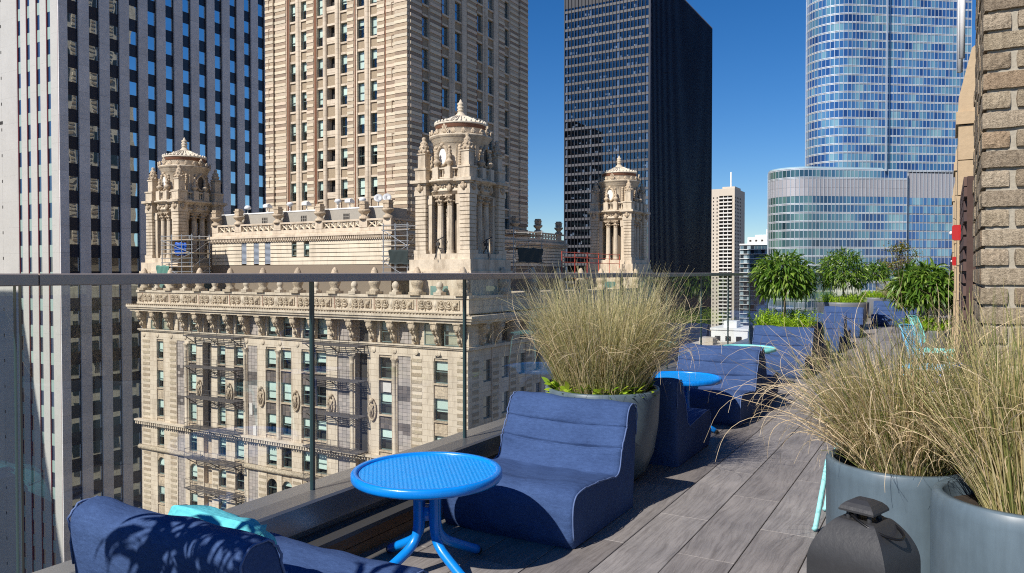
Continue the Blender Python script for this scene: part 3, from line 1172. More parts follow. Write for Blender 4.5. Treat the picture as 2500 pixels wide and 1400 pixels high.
ficus(-2.08, 11.62, 0.50, 1.30, 0.41, 'nearest round headed tree with long drooping leaves by the glass', 1700, 101, 'grey planter of lime ferns under the nearest round tree, behind a navy chair', pr=0.40, square=True)
ficus(-2.20, 19.9, 0.60, 1.36, 0.58, 'second round headed tree, behind the wide grey fern bowl', 2000, 111, 'wide grey bowl of bright ferns under the second round tree', pr=0.58, ph=0.66)
ficus(-1.88, 25.4, 0.60, 1.32, 0.36, 'smallest and farthest of the round headed trees', 1000, 121, 'far fern box beside the small round tree', pr=0.45, ph=0.62)
ficus(-0.28, 13.2, 0.45, 1.10, 0.48, 'low spreading dark leaved tree against the brick wall', 1500, 131, 'grey planter under the dark spreading tree beside the wall', pr=0.34, ph=0.5, flat=0.75, ll=0.19)
ficus(-2.02, 0.36, 0.50, 1.36, 0.36, 'round headed tree just outside the left of the frame, shading the nearest chair', 330, 141, 'slate planter of ferns beside the nearest chair', pr=0.3, ph=0.55, ll=0.2)

# deciduous little tree far behind
dt = thing('small_tree', 'sparse reddish green leafy tree at the end of the terrace', 'tree', (-1.30, 26.9, 0))
tb = MB().tube([(0, 0, 0), (0.02, 0, 0.6), (0, 0.02, 1.1)], [.03, .025, .02], 6)
rg = np.random.default_rng(71)
C, D = [], []
for k in range(34):
    aa = rg.uniform(0, 2 * PI)
    q = Vector((math.cos(aa) * rg.uniform(.1, .62), math.sin(aa) * rg.uniform(.1, .55), rg.uniform(1.25, 2.25)))
    q.x *= 1.0 - 0.45 * max(0, (q.z - 1.7))
    tb.tube([(0, 0, rg.uniform(.8, 1.1)), (q.x * .5, q.y * .5, q.z * .6 + .5), tuple(q)], [.012, .008, .004], 4)
    for j in range(34):
        C.append(tuple(q + Vector(rg.normal(0, .085, 3))))
        v = Vector(rg.normal(0, 1, 3)).normalized()
        D.append(tuple(v))
tb.build('trunk', M('dark_bark', (0.09, 0.07, 0.055), 0.9), dt)
np_obj('crown', *leaves(np.array(C), np.array(D), 0.075, 0.034, 0.1, 5), leaf_mat('autumn_leaf', [(0, (0.10, 0.13, 0.02)), (0.6, (0.20, 0.20, 0.03)), (1, (0.30, 0.17, 0.04))], .35), dt, 'stuff')
# pale shrub in front of it
sh = thing('grass_planter', 'pale feathery grass clump between the far trees', 'planter', (-1.25, 24.6, 0), 'round slate planters of ornamental grass')
pot(sh, 0.30, 0.6, 0.22)
np_obj('grass_blades', *blades(900, 0.22, 0.5, 0.8, 0.007, (5, 45), (10, 60), 0.2, z0=0.545, seed=77), m_straw, sh, 'stuff')


# mesh-back chairs
def mesh_chair(x, y, rot, label, mat, h=0.44):
    t = thing('mesh_chair', label, 'chair', (x, y, 0), 'wire mesh chairs on the terrace', rot)
    def shell(name, fn, nu, nv, bord):
        w = MB()
        r = 0.0035
        for k in range(-nv, nu + 1):
            pts1, pts2 = [], []
            for j in range(nv + 1):
                u = k + j
                if 0 <= u <= nu:
                    pts1.append(fn(u / nu, j / nv))
                u2 = k + nv - j
                if 0 <= u2 <= nu:
                    pts2.append(fn(u2 / nu, j / nv))
            for p in (pts1, pts2):
                if len(p) > 1:
                    w.tube(p, r, 3, smooth=False, caps=False)
        w.tube([fn(u, v) for u, v in bord], 0.009, 6, closed=True)
        w.build(name, mat, t)
    bd = [(i / 10, 0) for i in range(10)] + [(1, i / 10) for i in range(10)] + [(1 - i / 10, 1) for i in range(10)] + [(0, 1 - i / 10) for i in range(10)]
    def rnd(u, v):
        a, b = u * 2 - 1, v * 2 - 1
        f = 1 - 0.10 * (a * a) * (b * b)
        return a * f, b * f
    def back(u, v):
        a, b = rnd(u, v)
        return (a * .235, .20 + .05 * b - .06 * (a * a), h + .22 + b * .16)
    def seat(u, v):
        a, b = rnd(u, v)
        return (a * .23, b * .21, h + .012 * a * a - .01 * (1 - b * b))
    shell('backrest', back, 16, 10, bd)
    shell('seat', seat, 16, 12, bd)
    MB().tube([(0, .17, h + .06), (0, .15, h), (0, 0, h - .015)], .012, 6).build('back_support', mat, t)
    for sx in (-1, 1):
        for sy in (-1, 1):
            MB().tube([(sx * .05, sy * .05, h - .02), (sx * .17, sy * .15, h - .03), (sx * .185, sy * .17, h - .06), (sx * .225, sy * .215, 0)], .0095, 6).build('leg', mat, t)
    return t


m_cobalt = M('cobalt_enamel', (0.01, 0.10, 0.45), 0.4)
mesh_chair(-0.13, 7.9, R(78), 'pale blue wire mesh chair by the brick wall, seen over the grass', M('pale_blue_enamel', (0.16, 0.45, 0.68), 0.4), 0.50)
mesh_chair(-0.13, 9.6, R(84), 'mint wire mesh chair against the wall beyond the pale blue one', m_mint, 0.50)
mesh_chair(-0.17, 5.25, R(-100), 'cobalt wire mesh chair low behind the tan grass', m_cobalt)
# mint frame chair whose front leg shows beside the planter
mc = thing('sled_chair', 'mint tube framed chair behind the tan grass planter, one leaning leg showing', 'chair', (-0.33, 4.45, 0))
for s, yy in ((-1, 4.235), (1, 4.62)):
    dy = yy - 4.45
    MB().tube([(-.272, dy, .010), (-.262, dy, .025), (-.205, dy, .385), (-.195, dy, .400), (-.17, dy, .404), (.20, dy, .404), (.215, dy, .39), (.27, dy, .012)], .0135, 8).build('leg', M('light_mint', (0.36, 0.80, 0.80), 0.4), mc)
MB().box(-.18, .2, -.20, .165, .408, .425).build('seat', MATS['light_mint'], mc)

# ------------------------------------------------------------------ lantern
m_lan = M('graphite_lantern', (0.040, 0.040, 0.043), 0.48, metal=0.1, mottle=(14, 0.75, 0.4), fine=(60, 0.75, 0.4), bump=(45, 0.002))
lan = thing('lantern', 'large graphite metal lantern with domed shoulders and ring handle', 'lantern', (-0.215, 2.52, 0), None, R(-20))
s_ = 0.119
prof = [(s_ + .012, 0), (s_ + .012, .03), (s_, .035), (s_, .475), (s_ * .99, .505), (s_ * .94, .533), (s_ * .84, .562), (s_ * .70, .590), (s_ * .54, .614), (s_ * .46, .622)]
lb = MB()
prof = prof[:4] + catmull(prof[3:], 5)[1:]
for k in range(4):
    ca, sa = math.cos(k * PI / 2), math.sin(k * PI / 2)
    vs, fs = [], []
    for h_, z in prof:
        for x_ in (-h_, h_):
            vs.append((x_ * ca + h_ * sa, x_ * sa - h_ * ca, z))
    for i in range(len(prof) - 1):
        fs.append((2 * i, 2 * i + 1, 2 * i + 3, 2 * i + 2))
    lb.add(vs, fs, True)
h_, z = prof[-1]
lb.add([(-h_, -h_, z), (h_, -h_, z), (h_, h_, z), (-h_, h_, z)], [(0, 1, 2, 3)])
lb.build('body', m_lan, lan)
for sx in (-1, 1):
    for sy in (-1, 1):
        MB().lathe([(.007, .605), (.009, .62), (.006, .637), (.006, .652)], 8, sx * .032, sy * .032).build('cap_post', m_lan, lan)
cp = MB()
c1, c2 = .053, .050
vs = [(-c1, -c1, .646), (c1, -c1, .646), (c1, c1, .646), (-c1, c1, .646), (-c1, -c1, .652), (c1, -c1, .652), (c1, c1, .652), (-c1, c1, .652)]
for i, (h_, z) in enumerate(((.048, .661), (.038, .671), (.020, .680))):
    vs += [(-h_, -h_, z), (h_, -h_, z), (h_, h_, z), (-h_, h_, z)]
fs = [(0, 3, 2, 1)]
for i in range(4):
    for k in range(4):
        l = (k + 1) % 4
        fs.append((i * 4 + k, i * 4 + l, (i + 1) * 4 + l, (i + 1) * 4 + k))
fs.append((16, 17, 18, 19))
cp.add(vs, fs)
cp.build('cap', m_lan, lan)
ring = [(0.075 * math.cos(a) + 0.040, 0.060 * math.sin(a), .615 + 0.028 * -math.cos(a)) for a in [2 * PI * i / 28 for i in range(28)]]
MB().tube(ring, .0042, 6, closed=True).build('ring_handle', M('dark_wire', (0.02, 0.02, 0.022), 0.35, metal=0.6), lan)
for k in range(4):
    a = k * PI / 2
    rm = MB()
    pts = [(.085 * math.cos(q), -s_ - .002, .40 - .02 + .085 * math.sin(q)) for q in [2 * PI * i / 32 for i in range(32)]]
    rm.tube(pts, .006, 6, closed=True)
    o = rm.build('window_rim', m_lan, lan)
    o.rotation_euler = (0, 0, a)
    gp_ = MB()
    gp_.add([(0, -s_ - .001, .38)] + [(.083 * math.cos(q), -s_ - .001, .38 + .083 * math.sin(q)) for q in [2 * PI * i / 32 for i in range(32)]], [(0, 1 + i, 1 + (i + 1) % 32) for i in range(32)])
    gp_.build('glass', mirror_mat('lantern_glass', [(0.012, 0.012, 0.014)], 0.06), o)

# ------------------------------------------------------------------ brick pier and wall on the right
def brick_material():
    m = bpy.data.materials.new('tan_brick')
    m.use_nodes = True
    nt = m.node_tree
    b = nt.nodes['Principled BSDF']
    pos = nd(nt, 'ShaderNodeNewGeometry').outputs['Position']
    rn = rnd_node(nt)
    base = ramp(nt, rn, [(0, (0.30, 0.235, 0.165)), (0.22, (0.42, 0.345, 0.245)), (0.45, (0.33, 0.27, 0.19)), (0.6, (0.46, 0.38, 0.28)), (0.78, (0.27, 0.215, 0.155)), (0.9, (0.38, 0.275, 0.18)), (1, (0.44, 0.365, 0.27))])
    f1 = noise(nt, 85, 4, 0.7, vec=pos)
    f2 = noise(nt, 55, 3, 0.6, vec=pos, stretch=(1, 1, 0.14))
    f3 = noise(nt, 210, 2, 0.6, vec=pos)
    c = mixc(nt, base, ramp(nt, f1, [(.32, (.48, .46, .44)), (.55, (1, 1, 1)), (.75, (1.18, 1.16, 1.12))]), 0.8, 'MULTIPLY')
    c = mixc(nt, c, ramp(nt, f2, [(.35, (.62, .6, .58)), (.6, (1.05, 1.05, 1.05))]), 0.55, 'MULTIPLY')
    c = mixc(nt, c, ramp(nt, f3, [(.30, (.6, .58, .56)), (.6, (1.05, 1.05, 1.05))]), 0.6, 'MULTIPLY')
    nt.links.new(c, b.inputs['Base Color'])
    b.inputs['Roughness'].default_value = 0.9
    b.inputs['Specular IOR Level'].default_value = 0.2
    ad = nd(nt, 'ShaderNodeMath', operation='ADD')
    nt.links.new(f1, ad.inputs[0])
    nt.links.new(f2, ad.inputs[1])
    ad2 = nd(nt, 'ShaderNodeMath', operation='ADD')
    nt.links.new(ad.outputs[0], ad2.inputs[0])
    nt.links.new(f3, ad2.inputs[1])
    bn = nd(nt, 'ShaderNodeBump')
    bn.inputs['Distance'].default_value = 0.006
    bn.inputs['Strength'].default_value = 0.9
    nt.links.new(ad2.outputs[0], bn.inputs['Height'])
    nt.links.new(bn.outputs[0], b.inputs['Normal'])
    return m


m_brick = brick_material()
m_mortar = M('grey_mortar', (0.40, 0.36, 0.29), 0.95, fine=(70, 0.6, 0.6), bump=(80, 0.004))


def brick_mesh(seed):
    rg = random.Random(seed)
    nx, nz = 8, 4
    mb = MB()
    def P(a, b, c):
        return (a, b, c)
    # six faces subdivided coarsely, edges knocked in
    def face(fn, nu, nv):
        vs = []
        for i in range(nu + 1):
            for j in range(nv + 1):
                p = Vector(fn(i / nu - .5, j / nv - .5))
                ed = sum(1 for q in p if abs(abs(q) - .5) < 1e-6)
                rq = random.Random(hash((round(p.x, 4), round(p.y, 4), round(p.z, 4), seed)))
                k = 0.028 if ed >= 2 else 0.0
                if ed == 3:
                    k = 0.05
                j_ = 0.030 * rq.uniform(-1, 1)
                p = Vector((p.x * (1 - k + j_ * .5), p.y * (1 - k + j_ * .5), p.z * (1 - k + j_ * 1.6)))
                vs.append(tuple(p))
        fs = [(i * (nv + 1) + j, (i + 1) * (nv + 1) + j, (i + 1) * (nv + 1) + j + 1, i * (nv + 1) + j + 1) for i in range(nu) for j in range(nv)]
        mb.add(vs, fs, False)
    face(lambda a, b: (a, -.5, b), nx, nz)
    face(lambda a, b: (-.5, -a, b), nx, nz)
    face(lambda a, b: (a, b, .5), nx, 3)
    face(lambda a, b: (a, -b, -.5), nx, 3)
    face(lambda a, b: (.5, a, b), 2, 2)
    me = mb.mesh('brick')
    me.materials.append(m_brick)
    return me


BR = [brick_mesh(s) for s in range(6)]
pier = thing('brick_pier', 'rough tan brick pier at the right edge of the terrace', 'wall', (0.6, 4.5, 0), worldspace=True)
MB().box(0.146, 1.40, 4.016, 5.30, -0.02, 3.24).build('mortar', m_mortar, pier)
PITCH, BH = 0.0873, 0.073
bl = []
rg = random.Random(17)
for c in range(37):
    z = 0.026 + c * PITCH + BH / 2 - 0.02
    odd = c % 2
    hw, sw, gp_w = 0.108, 0.232, 0.021
    x = 0.127
    seq = ['h', 's', 's', 's', 'h'] if odd == 0 else ['s', 'h', 's', 's', 'h']
    first = True
    for q in seq:
        w = hw if q == 'h' else sw
        if x > 0.80:
            break
        dep = (sw if q == 'h' else hw) if first else 0.08
        bl.append((x + w / 2, 4.0 + dep / 2 + rg.uniform(-.003, .003), z, w, dep, BH))
        x += w + gp_w
        first = False
    y = 4.0 + (sw if seq[0] == 'h' else hw) + gp_w
    while y < 5.25:
        bl.append((0.127 + 0.04 + rg.uniform(-.004, .004), y + sw / 2, z, 0.08, min(sw, 5.29 - y), BH))
        y += sw + gp_w
bl.sort(key=lambda b: -px(b[:3], 0.2))
for i, b in enumerate(bl[:300]):
    o = link('brick', BR[i % 6], pier, loc=b[:3])
    o.scale = b[3:6]
pieces(pier, 'brick_course', bl[300:], m_brick, 0, 'brick_course')

wl = thing('brick_wall', 'dark brick wall with limestone pilasters running back beyond the pier', 'wall', (0.3, 8, 0), worldspace=True)
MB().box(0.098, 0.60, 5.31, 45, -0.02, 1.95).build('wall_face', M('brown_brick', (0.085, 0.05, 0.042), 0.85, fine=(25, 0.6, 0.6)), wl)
m_lime_st = M('limestone', (0.50, 0.37, 0.23), 0.8, mottle=(2, 0.75, 0.5), fine=(30, 0.75, 0.4), bump=(20, 0.006))
bw = []
for c in range(26):
    z = 0.03 + c * 0.075
    y = 5.32 + (0.12 if c % 2 else 0)
    while y < 7.2:
        bw.append((0.092, y + .11, z + .028, 0.022, .215, .056))
        y += .232
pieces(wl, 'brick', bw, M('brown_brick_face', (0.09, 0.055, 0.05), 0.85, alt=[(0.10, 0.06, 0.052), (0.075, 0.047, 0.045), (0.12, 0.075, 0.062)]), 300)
for i, (y0, y1, x0, z1) in enumerate(((7.25, 7.95, 0.066, 2.85), (10.5, 11.2, 0.07, 3.0), (15, 15.8, 0.07, 3.0))):
    q = sub('limestone_pilaster', wl, (0.3, (y0 + y1) / 2, 0))
    zz = -0.02
    kk = 0
    while zz < z1 - .5:
        hh = 0.29
        d_ = 0.0 if kk % 3 else 0.006
        o = MB().box(x0 - .3 - d_, 0.25, (y0 - y1) / 2, (y1 - y0) / 2, zz, zz + hh - .008).build('stone_block', m_lime_st, q)
        zz += hh
        kk += 1
    MB().box(x0 - .318, 0.25, (y0 - y1) / 2 - .02, (y1 - y0) / 2 + .02, zz, zz + .10).build('moulding', m_lime_st, q)
    MB().prism([(x0 - .305, zz + .101), (x0 - .30, zz + .22), (x0 - .21, zz + .62), (0.1, zz + .80), (0.25, zz + .80), (0.25, zz + .101)], (y0 - y1) / 2, (y1 - y0) / 2, 'y').build('sloped_cap', m_lime_st, q)

m_red = M('alarm_red', (0.42, 0.015, 0.015), 0.35, coat=0.3)
def alarm(y, z, s, label, x):
    t = thing('fire_alarm', label, 'fire alarm', (x, y, z), 'red fire alarms on the wall')
    bx_ = MB().prism([(-.05 * s, -.07 * s), (-.05 * s, .055 * s), (-.035 * s, .07 * s), (.05 * s, .07 * s), (.05 * s, -.085 * s), (-.03 * s, -.085 * s)], -.06 * s, .06 * s, 'y')
    bx_.build('housing', m_red, t)
    MB().lathe([(0, 0), (.022 * s, .0), (.019 * s, .018 * s), (0, .024 * s)], 12).build('strobe', M('strobe_clear', (0.7, 0.7, 0.72), 0.2), t)
    for ch in t.children:
        if ch.name.startswith('strobe'):
            ch.rotation_euler = (0, -PI / 2, 0)
            ch.location = (-.051 * s, 0, -.01 * s)
    return t
alarm(6.6, 1.675, 0.74, 'larger red fire alarm horn with clear strobe, nearer on the wall', 0.062)
alarm(9.6, 1.50, 0.62, 'smaller red fire alarm box lower and farther along the wall', 0.072)
hl = thing('tube_heater', 'white double tube heater hanging from a black bracket at the top of the pier', 'heater', (0.06, 5.6, 2.70))
MB().tube([(.006, 0, .03), (.006, 0, .75)], .017, 10).build('tube', M('white_enamel', (0.75, 0.75, 0.75), 0.35), hl)
MB().tube([(-.004, .12, -.03), (-.004, .12, .72)], .017, 10).build('tube', MATS['white_enamel'], hl)
MB().box(-.03, .06, -.06, .2, .52, .62).build('bracket', m_iron, hl)

# ================================================================== buildings
# facade frames: 'S' faces -Y at Y=P (s runs along X), 'E' faces +X at X=P (s runs along Y); d = depth behind the face (negative: proud)
class Face:
    def __init__(self, kind, P):
        self.k, self.P = kind, P

    def box(self, mb, s0, s1, z0, z1, d0, d1):
        if self.k == 'S':
            mb.box(s0, s1, self.P + d0, self.P + d1, z0, z1)
        else:
            mb.box(self.P - d1, self.P - d0, s0, s1, z0, z1)

    def piece(self, s0, s1, z0, z1, d0, d1):
        if self.k == 'S':
            return ((s0 + s1) / 2, self.P + (d0 + d1) / 2, (z0 + z1) / 2, s1 - s0, d1 - d0, z1 - z0)
        return (self.P - (d0 + d1) / 2, (s0 + s1) / 2, (z0 + z1) / 2, d1 - d0, s1 - s0, z1 - z0)

    def loc(self, s, z, d=0):
        return (s, self.P + d, z) if self.k == 'S' else (self.P - d, s, z)

    @property
    def rot(self):
        return 0.0 if self.k == 'S' else PI / 2


WM = {}


def sash_meshes(w, h, arch=False):
    key = (round(w, 1), round(h, 1), arch)
    if key in WM:
        return WM[key]
    w, h = key[0], key[1]
    f = 0.09
    a, b = -w / 2, w / 2
    fr = MB()
    if not arch:
        fr.box(a, a + f, -.05, .05, 0, h)
        fr.box(b - f, b, -.05, .05, 0, h)
        fr.box(a + f, b - f, -.05, .05, h - f, h)
    else:
        r = w / 2
        fr.box(a, a + f, -.05, .05, 0, h - r)
        fr.box(b - f, b, -.05, .05, 0, h - r)
        n = 10
        for i in range(n):
            q0, q1 = PI * i / n, PI * (i + 1) / n
            pts = [(math.cos(q0) * r, h - r + math.sin(q0) * r), (math.cos(q1) * r, h - r + math.sin(q1) * r),
                   (math.cos(q1) * (r - f), h - r + math.sin(q1) * (r - f)), (math.cos(q0) * (r - f), h - r + math.sin(q0) * (r - f))]
            fr.prism(pts, -.05, .05, 'y')
    fr.box(a + f, b - f, -.05, .05, 0, f)
    fr.box(a + f, b - f, -.06, .04, h * .49, h * .49 + .07)
    me = fr.mesh('sash')
    me.materials.append(m_frame)
    pn = MB()
    if not arch:
        pn.add([(a + f, 0, f), (b - f, 0, f), (b - f, 0, h - f), (a + f, 0, h - f)], [(0, 1, 2, 3)])
    else:
        r = w / 2 - f
        pts = [(a + f, f), (b - f, f)] + [(math.cos(PI * i / 12) * r, h - w / 2 + math.sin(PI * i / 12) * r) for i in range(13)]
        pn.add([(p[0], 0, p[1]) for p in pts], [tuple(range(len(pts)))])
    pm = pn.mesh('pane')
    pm.materials.append(m_pane)
    bd = MB().box(-.5, .5, -.005, .005, -1, 0).mesh('blind')
    bd.materials.append(m_blind)
    WM[key] = (me, pm, bd, w, h)
    return WM[key]


EP = {}


def east_pane(pm):
    if pm.name not in EP:
        e = pm.copy()
        e.materials.clear()
        e.materials.append(mirror_mat('east_window_glass', [(0.012, 0.02, 0.035), (0.02, 0.03, 0.05), (0.010, 0.014, 0.02), (0.20, 0.22, 0.22)], 0.45, 0.012, 0.01, (0.80, 0.92, 1.0)))
        EP[pm.name] = e
    return EP[pm.name]


rw = random.Random(99)


def sash(parent, F, s, z0, w, h, d=0.32, arch=False, blind=None):
    fm, pm, bd, w, h = sash_meshes(w, h, arch)
    o = link('window', fm, parent, loc=F.loc(s, z0, d))
    o.rotation_euler = (0, 0, F.rot)
    p = link('pane', pm if F.k == 'S' else east_pane(pm), o)
    if F.k == 'E':
        return o
    if blind is None:
        blind = rw.choice([0, .3, .42, .5, .5, .55, .62, .8, .9])
    if blind > 0.05:
        b = link('blind', bd, o, loc=(0, .06, h - .07))
        b.scale = (w - .2, 1, (h - .15) * blind)
    return o


def arch_infill(F, mb, s0, s1, ztop, zcap, d0, d1, n=10):
    """wall between an arch (springing so its crown is at ztop) and the level zcap"""
    r = (s1 - s0) / 2
    c = (s0 + s1) / 2
    pts = [(c + math.cos(PI * i / n) * r, ztop - r + math.sin(PI * i / n) * r) for i in range(n + 1)]
    for (x0, z0_), (x1, z1_) in zip(pts[:-1], pts[1:]):
        poly = [(x1, z1_), (x0, z0_), (x0, zcap), (x1, zcap)]
        if F.k == 'S':
            mb.prism(poly, F.P + d0, F.P + d1, 'y')
        else:
            mb.prism(poly, F.P - d1, F.P - d0, 'x')


# ------------------------------------------------------------------ terracotta building
jb = thing('terracotta_building', 'cream terracotta office building with banded tower, corner cupolas and iron fire escapes', 'building', (-61.5, 81.8, -85), worldspace=True)
FY, XL, XR, YN = 57.0, -85.2, -37.5, 106.6
FS = Face('S', FY)
FE = Face('E', XR)
# dark inside and the skins that are not seen
MB().box(XL + .7, XR - .7, FY + .75, YN - .5, -85, -1.15).build('interior', m_core, jb)
sk = MB()
sk.box(XL, XL + .69, FY + .62, YN, -85, -1.1)
sk.box(XL + .70, XR - .62, YN - .49, YN, -85, -1.1)
sk.box(XL + .05, XR - .05, FY + .3, YN - .1, -1.09, -.95)
sk.build('roof_and_rear_wall', m_cream, jb)

WT = [-6.85 - 3.485 * k for k in range(9)]
WH = 2.08
COLS = [  # x0, x1, type
    (-82.20, -80.90, 'end'), (-78.44, -77.04, 'blank'), (-76.29, -74.93, 'win'), (-73.79, -72.38, 'dark'), (-71.27, -69.98, 'winr'), (-68.50, -67.05, 'winr'),
    (-66.39, -64.85, 'blank'), (-63.52, -61.97, 'win'), (-61.24, -59.73, 'win'), (-58.24, -56.92, 'win'), (-56.34, -54.76, 'win'), (-53.24, -51.62, 'blank'),
    (-50.90, -49.29, 'dark'), (-47.84, -46.27, 'win'), (-45.57, -44.0, 'blank'), (-41.29, -39.73, 'end')]
wall = MB()
edges = [XL] + [e for c in COLS for e in c[:2]] + [XR]
piers_s = [(edges[i], edges[i + 1]) for i in range(0, len(edges), 2)]
for a, b in piers_s:
    FS.box(wall, a, b, -85, -6.60, 0, .7)
    FS.box(wall, a, b, -5.42, -3.24, .15, .7)
FS.box(wall, XL, XR, -6.599, -5.70, 0, .7)          # frieze above the shaft
span_c, tiles_d, tiles_l = MB(), [], []
rt = random.Random(5)
for ci, (a, b, ty) in enumerate(COLS):
    mid = (a + b) / 2
    for k, zt in enumerate(WT):
        arch = k == 4
        zb = zt - WH
        nxt = WT[k + 1] if k + 1 < len(WT) else zb - 60
        if ty in ('blank',):
            continue
        # spandrel under this window
        if ty in ('win', 'winr') and k < 2:
            nz, ns = 3, 3
            for i in range(ns):
                for j in range(nz):
                    s0 = a + (b - a) * i / ns
                    z1 = zb - (zb - nxt) * j / nz
                    tiles_d.append(FS.piece(s0 + .015, s0 + (b - a) / ns - .015, z1 - (zb - nxt) / nz + .02, z1 - .015, .14 + rt.uniform(-.008, .008), .30))
            FS.box(span_c, a, b, nxt, zb, .17, .7)
        elif ty == 'dark' and k < 3:
            pass
        else:
            FS.box(span_c, a, b, nxt, zb, .10, .7)
            if ty == 'end' or k >= 3:
                FS.box(span_c, a + .08, b - .08, nxt + .25, zb - .35, .07, .099)
        if k == 0 and ty != 'dark':
            FS.box(span_c, a, b, zt, -6.60, .12, .7)
        if ty == 'dark':
            if k >= 3:
                FS.box(span_c, a, b, zb, zt, .55, .7)
            continue
        if arch:
            arch_infill(FS, span_c, a, b, zt, zt + .06, .08, .45)
        FS.box(span_c, a - .0, b + .0, zb - .14, zb - .001, -.06, .098)
        sash(jb, FS, mid, zb, b - a, WH, .34, arch)
    # attic storey
    if ty == 'end':
        continue
    if ty == 'blank':
        for i in range(3):
            for j in range(5):
                z1 = -3.45 - j * .40
                tiles_l.append(FS.piece(a + (b - a) * i / 3 + .02, a + (b - a) * (i + 1) / 3 - .02, z1 - .37, z1, .34 + rt.uniform(-.01, .01), .50))
        FS.box(span_c, a, b, -5.42, -3.24, .5, .7)
    elif ty == 'dark':
        pass
    else:
        sash(jb, FS, mid, -5.40, b - a, 1.98, .45)
for a, b in ((-83.35, -81.7), (-81.1, -79.8), (-42.45, -40.95), (-40.15, -38.35)):
    o = sash(jb, FS, (a + b) / 2, -5.40, b - a, 1.98, .12)
for a, b, ty in COLS:
    if ty == 'blank':
        n = 55
        for k in range(70):
            z1 = -6.62 - k * .36
            zone = ((-9.4 > z1 > -10.6) or (-12.8 > z1 > -13.9)) and True
            kk = 3
            for i in range(kk):
                pc = FS.piece(a + (b - a) * i / kk + .012, a + (b - a) * (i + 1) / kk - .012, z1 - .335, z1, .10 + rt.uniform(-.008, .008), .25)
                (tiles_d if zone and rt.random() < .85 else tiles_l).append(pc)
        FS.box(span_c, a, b, -85, -6.60, .2, .7)
span_c.build('spandrel_wall', m_cream2, jb)
wall.build('wall', m_cream, jb)
pieces(jb, 'grey_tile', tiles_l, m_tile, 300, 'grey_tiles')
pieces(jb, 'brown_tile', tiles_d, m_tiledark, 300, 'brown_tiles')
# banded corner pilasters: rough blocks standing proud between smooth courses
blk = []
for a, b in ((-84.85, -83.55), (-79.72, -78.62), (-43.86, -42.72), (-38.7, -37.55)):
    for k in range(38):
        z1 = -6.75 - k * .68
        blk.append(FS.piece(a, b, z1 - .33, z1, -.035, .05))
for a, b in ((-74.93, -73.79), (-72.38, -71.27), (-69.98, -68.50), (-64.85, -63.52), (-59.73, -58.24), (-54.76, -53.24)):
    for k in range(10):
        z1 = -17.2 - k * .68
        if z1 < -19.4 or z1 > -17.3:
            blk.append(FS.piece(a + .15, b - .15, z1 - .33, z1, -.025, .05))
pieces(jb, 'rough_block', blk, M('facade_block', (0.50, 0.40, 0.28), 0.85, alt=[(0.46, 0.37, 0.26), (0.50, 0.41, 0.29), (0.42, 0.33, 0.23)], fine=(9, 0.5, 0.7), bump=(8, 0.05)), 300)
# colonnettes between paired windows
for a, b in ((-61.97, -61.24), (-46.27, -45.57), (-77.04, -76.29), (-67.05, -66.39), (-51.62, -50.90), (-56.92, -56.34)):
    c = (a + b) / 2
    mb = MB()
    mb.lathe([(.26, -16.4), (.26, -16.2), (.20, -16.1), (.20, -7.7), (.24, -7.65), (.24, -7.55), (.20, -7.5), (.27, -7.25), (.36, -7.0)], 10, c, FY - .02)
    mb.box(c - .36, c + .36, FY - .22, FY - .001, -6.999, -6.85)
    mb.build('colonnette', m_cream, jb)
# vertical roll mouldings on the piers
rm = MB()
for a, b in piers_s[1:-1]:
    for x in (a + .06, b - .06):
        rm.box(x - .04, x + .04, FY - .05, FY - .002, -16.4, -6.85)
rm.build('pier_moulding', m_cream, jb, 'stuff')


def cornice(F, s0, s1, levels, name, mat=None):
    """levels: list of (z0,z1,proj)"""
    mb = MB()
    for z0, z1, p in levels:
        F.box(mb, s0 - (p if True else 0), s1 + (p if F.k == 'S' else 0), z0, z1, -p, .02)
    return mb.build(name, mat or m_cream, jb)


cornice(FS, XL, XR, [(-2.98, -2.75, 1.05), (-2.749, -2.52, 1.18), (-3.24, -2.981, .85)], 'main_cornice')
th = MB()
x = XL - 1.1
while x < XR + 1.0:
    th.box(x, x + .17, FY - 1.17, FY - .95, -2.519, -2.40)
    x += .37
th.build('cornice_teeth', m_cream2, jb, 'stuff')
cornice(FS, XL, XR, [(-5.56, -5.43, .28), (-5.70, -5.561, .16)], 'sill_course')
cornice(FS, XL, XR, [(-16.62, -16.42, .62), (-17.10, -17.02, .22)], 'dentil_cornice')
dn = MB()
x = XL - .5
while x < XR + .5:
    dn.box(x, x + .20, FY - .52, FY - .02, -17.0, -16.63)
    x += .36
dn.build('dentil_row', m_cream, jb, 'stuff')
rope = MB()
for a, b in ((XL - .3, -73.9), (-67.0, -56.6), (-49.2, XR + .3)):
    rope.prism([(FY + .02, -20.15), (FY - .18, -20.12), (FY - .34, -20.0), (FY - .38, -19.85), (FY - .32, -19.68), (FY - .16, -19.58), (FY + .02, -19.56)], a, b, 'x', True)
rope.build('rope_moulding', M('carved_rope', (0.56, 0.46, 0.33), 0.85, fine=(4.5, 0.4, 0.9), bump=(5, 0.12)), jb)

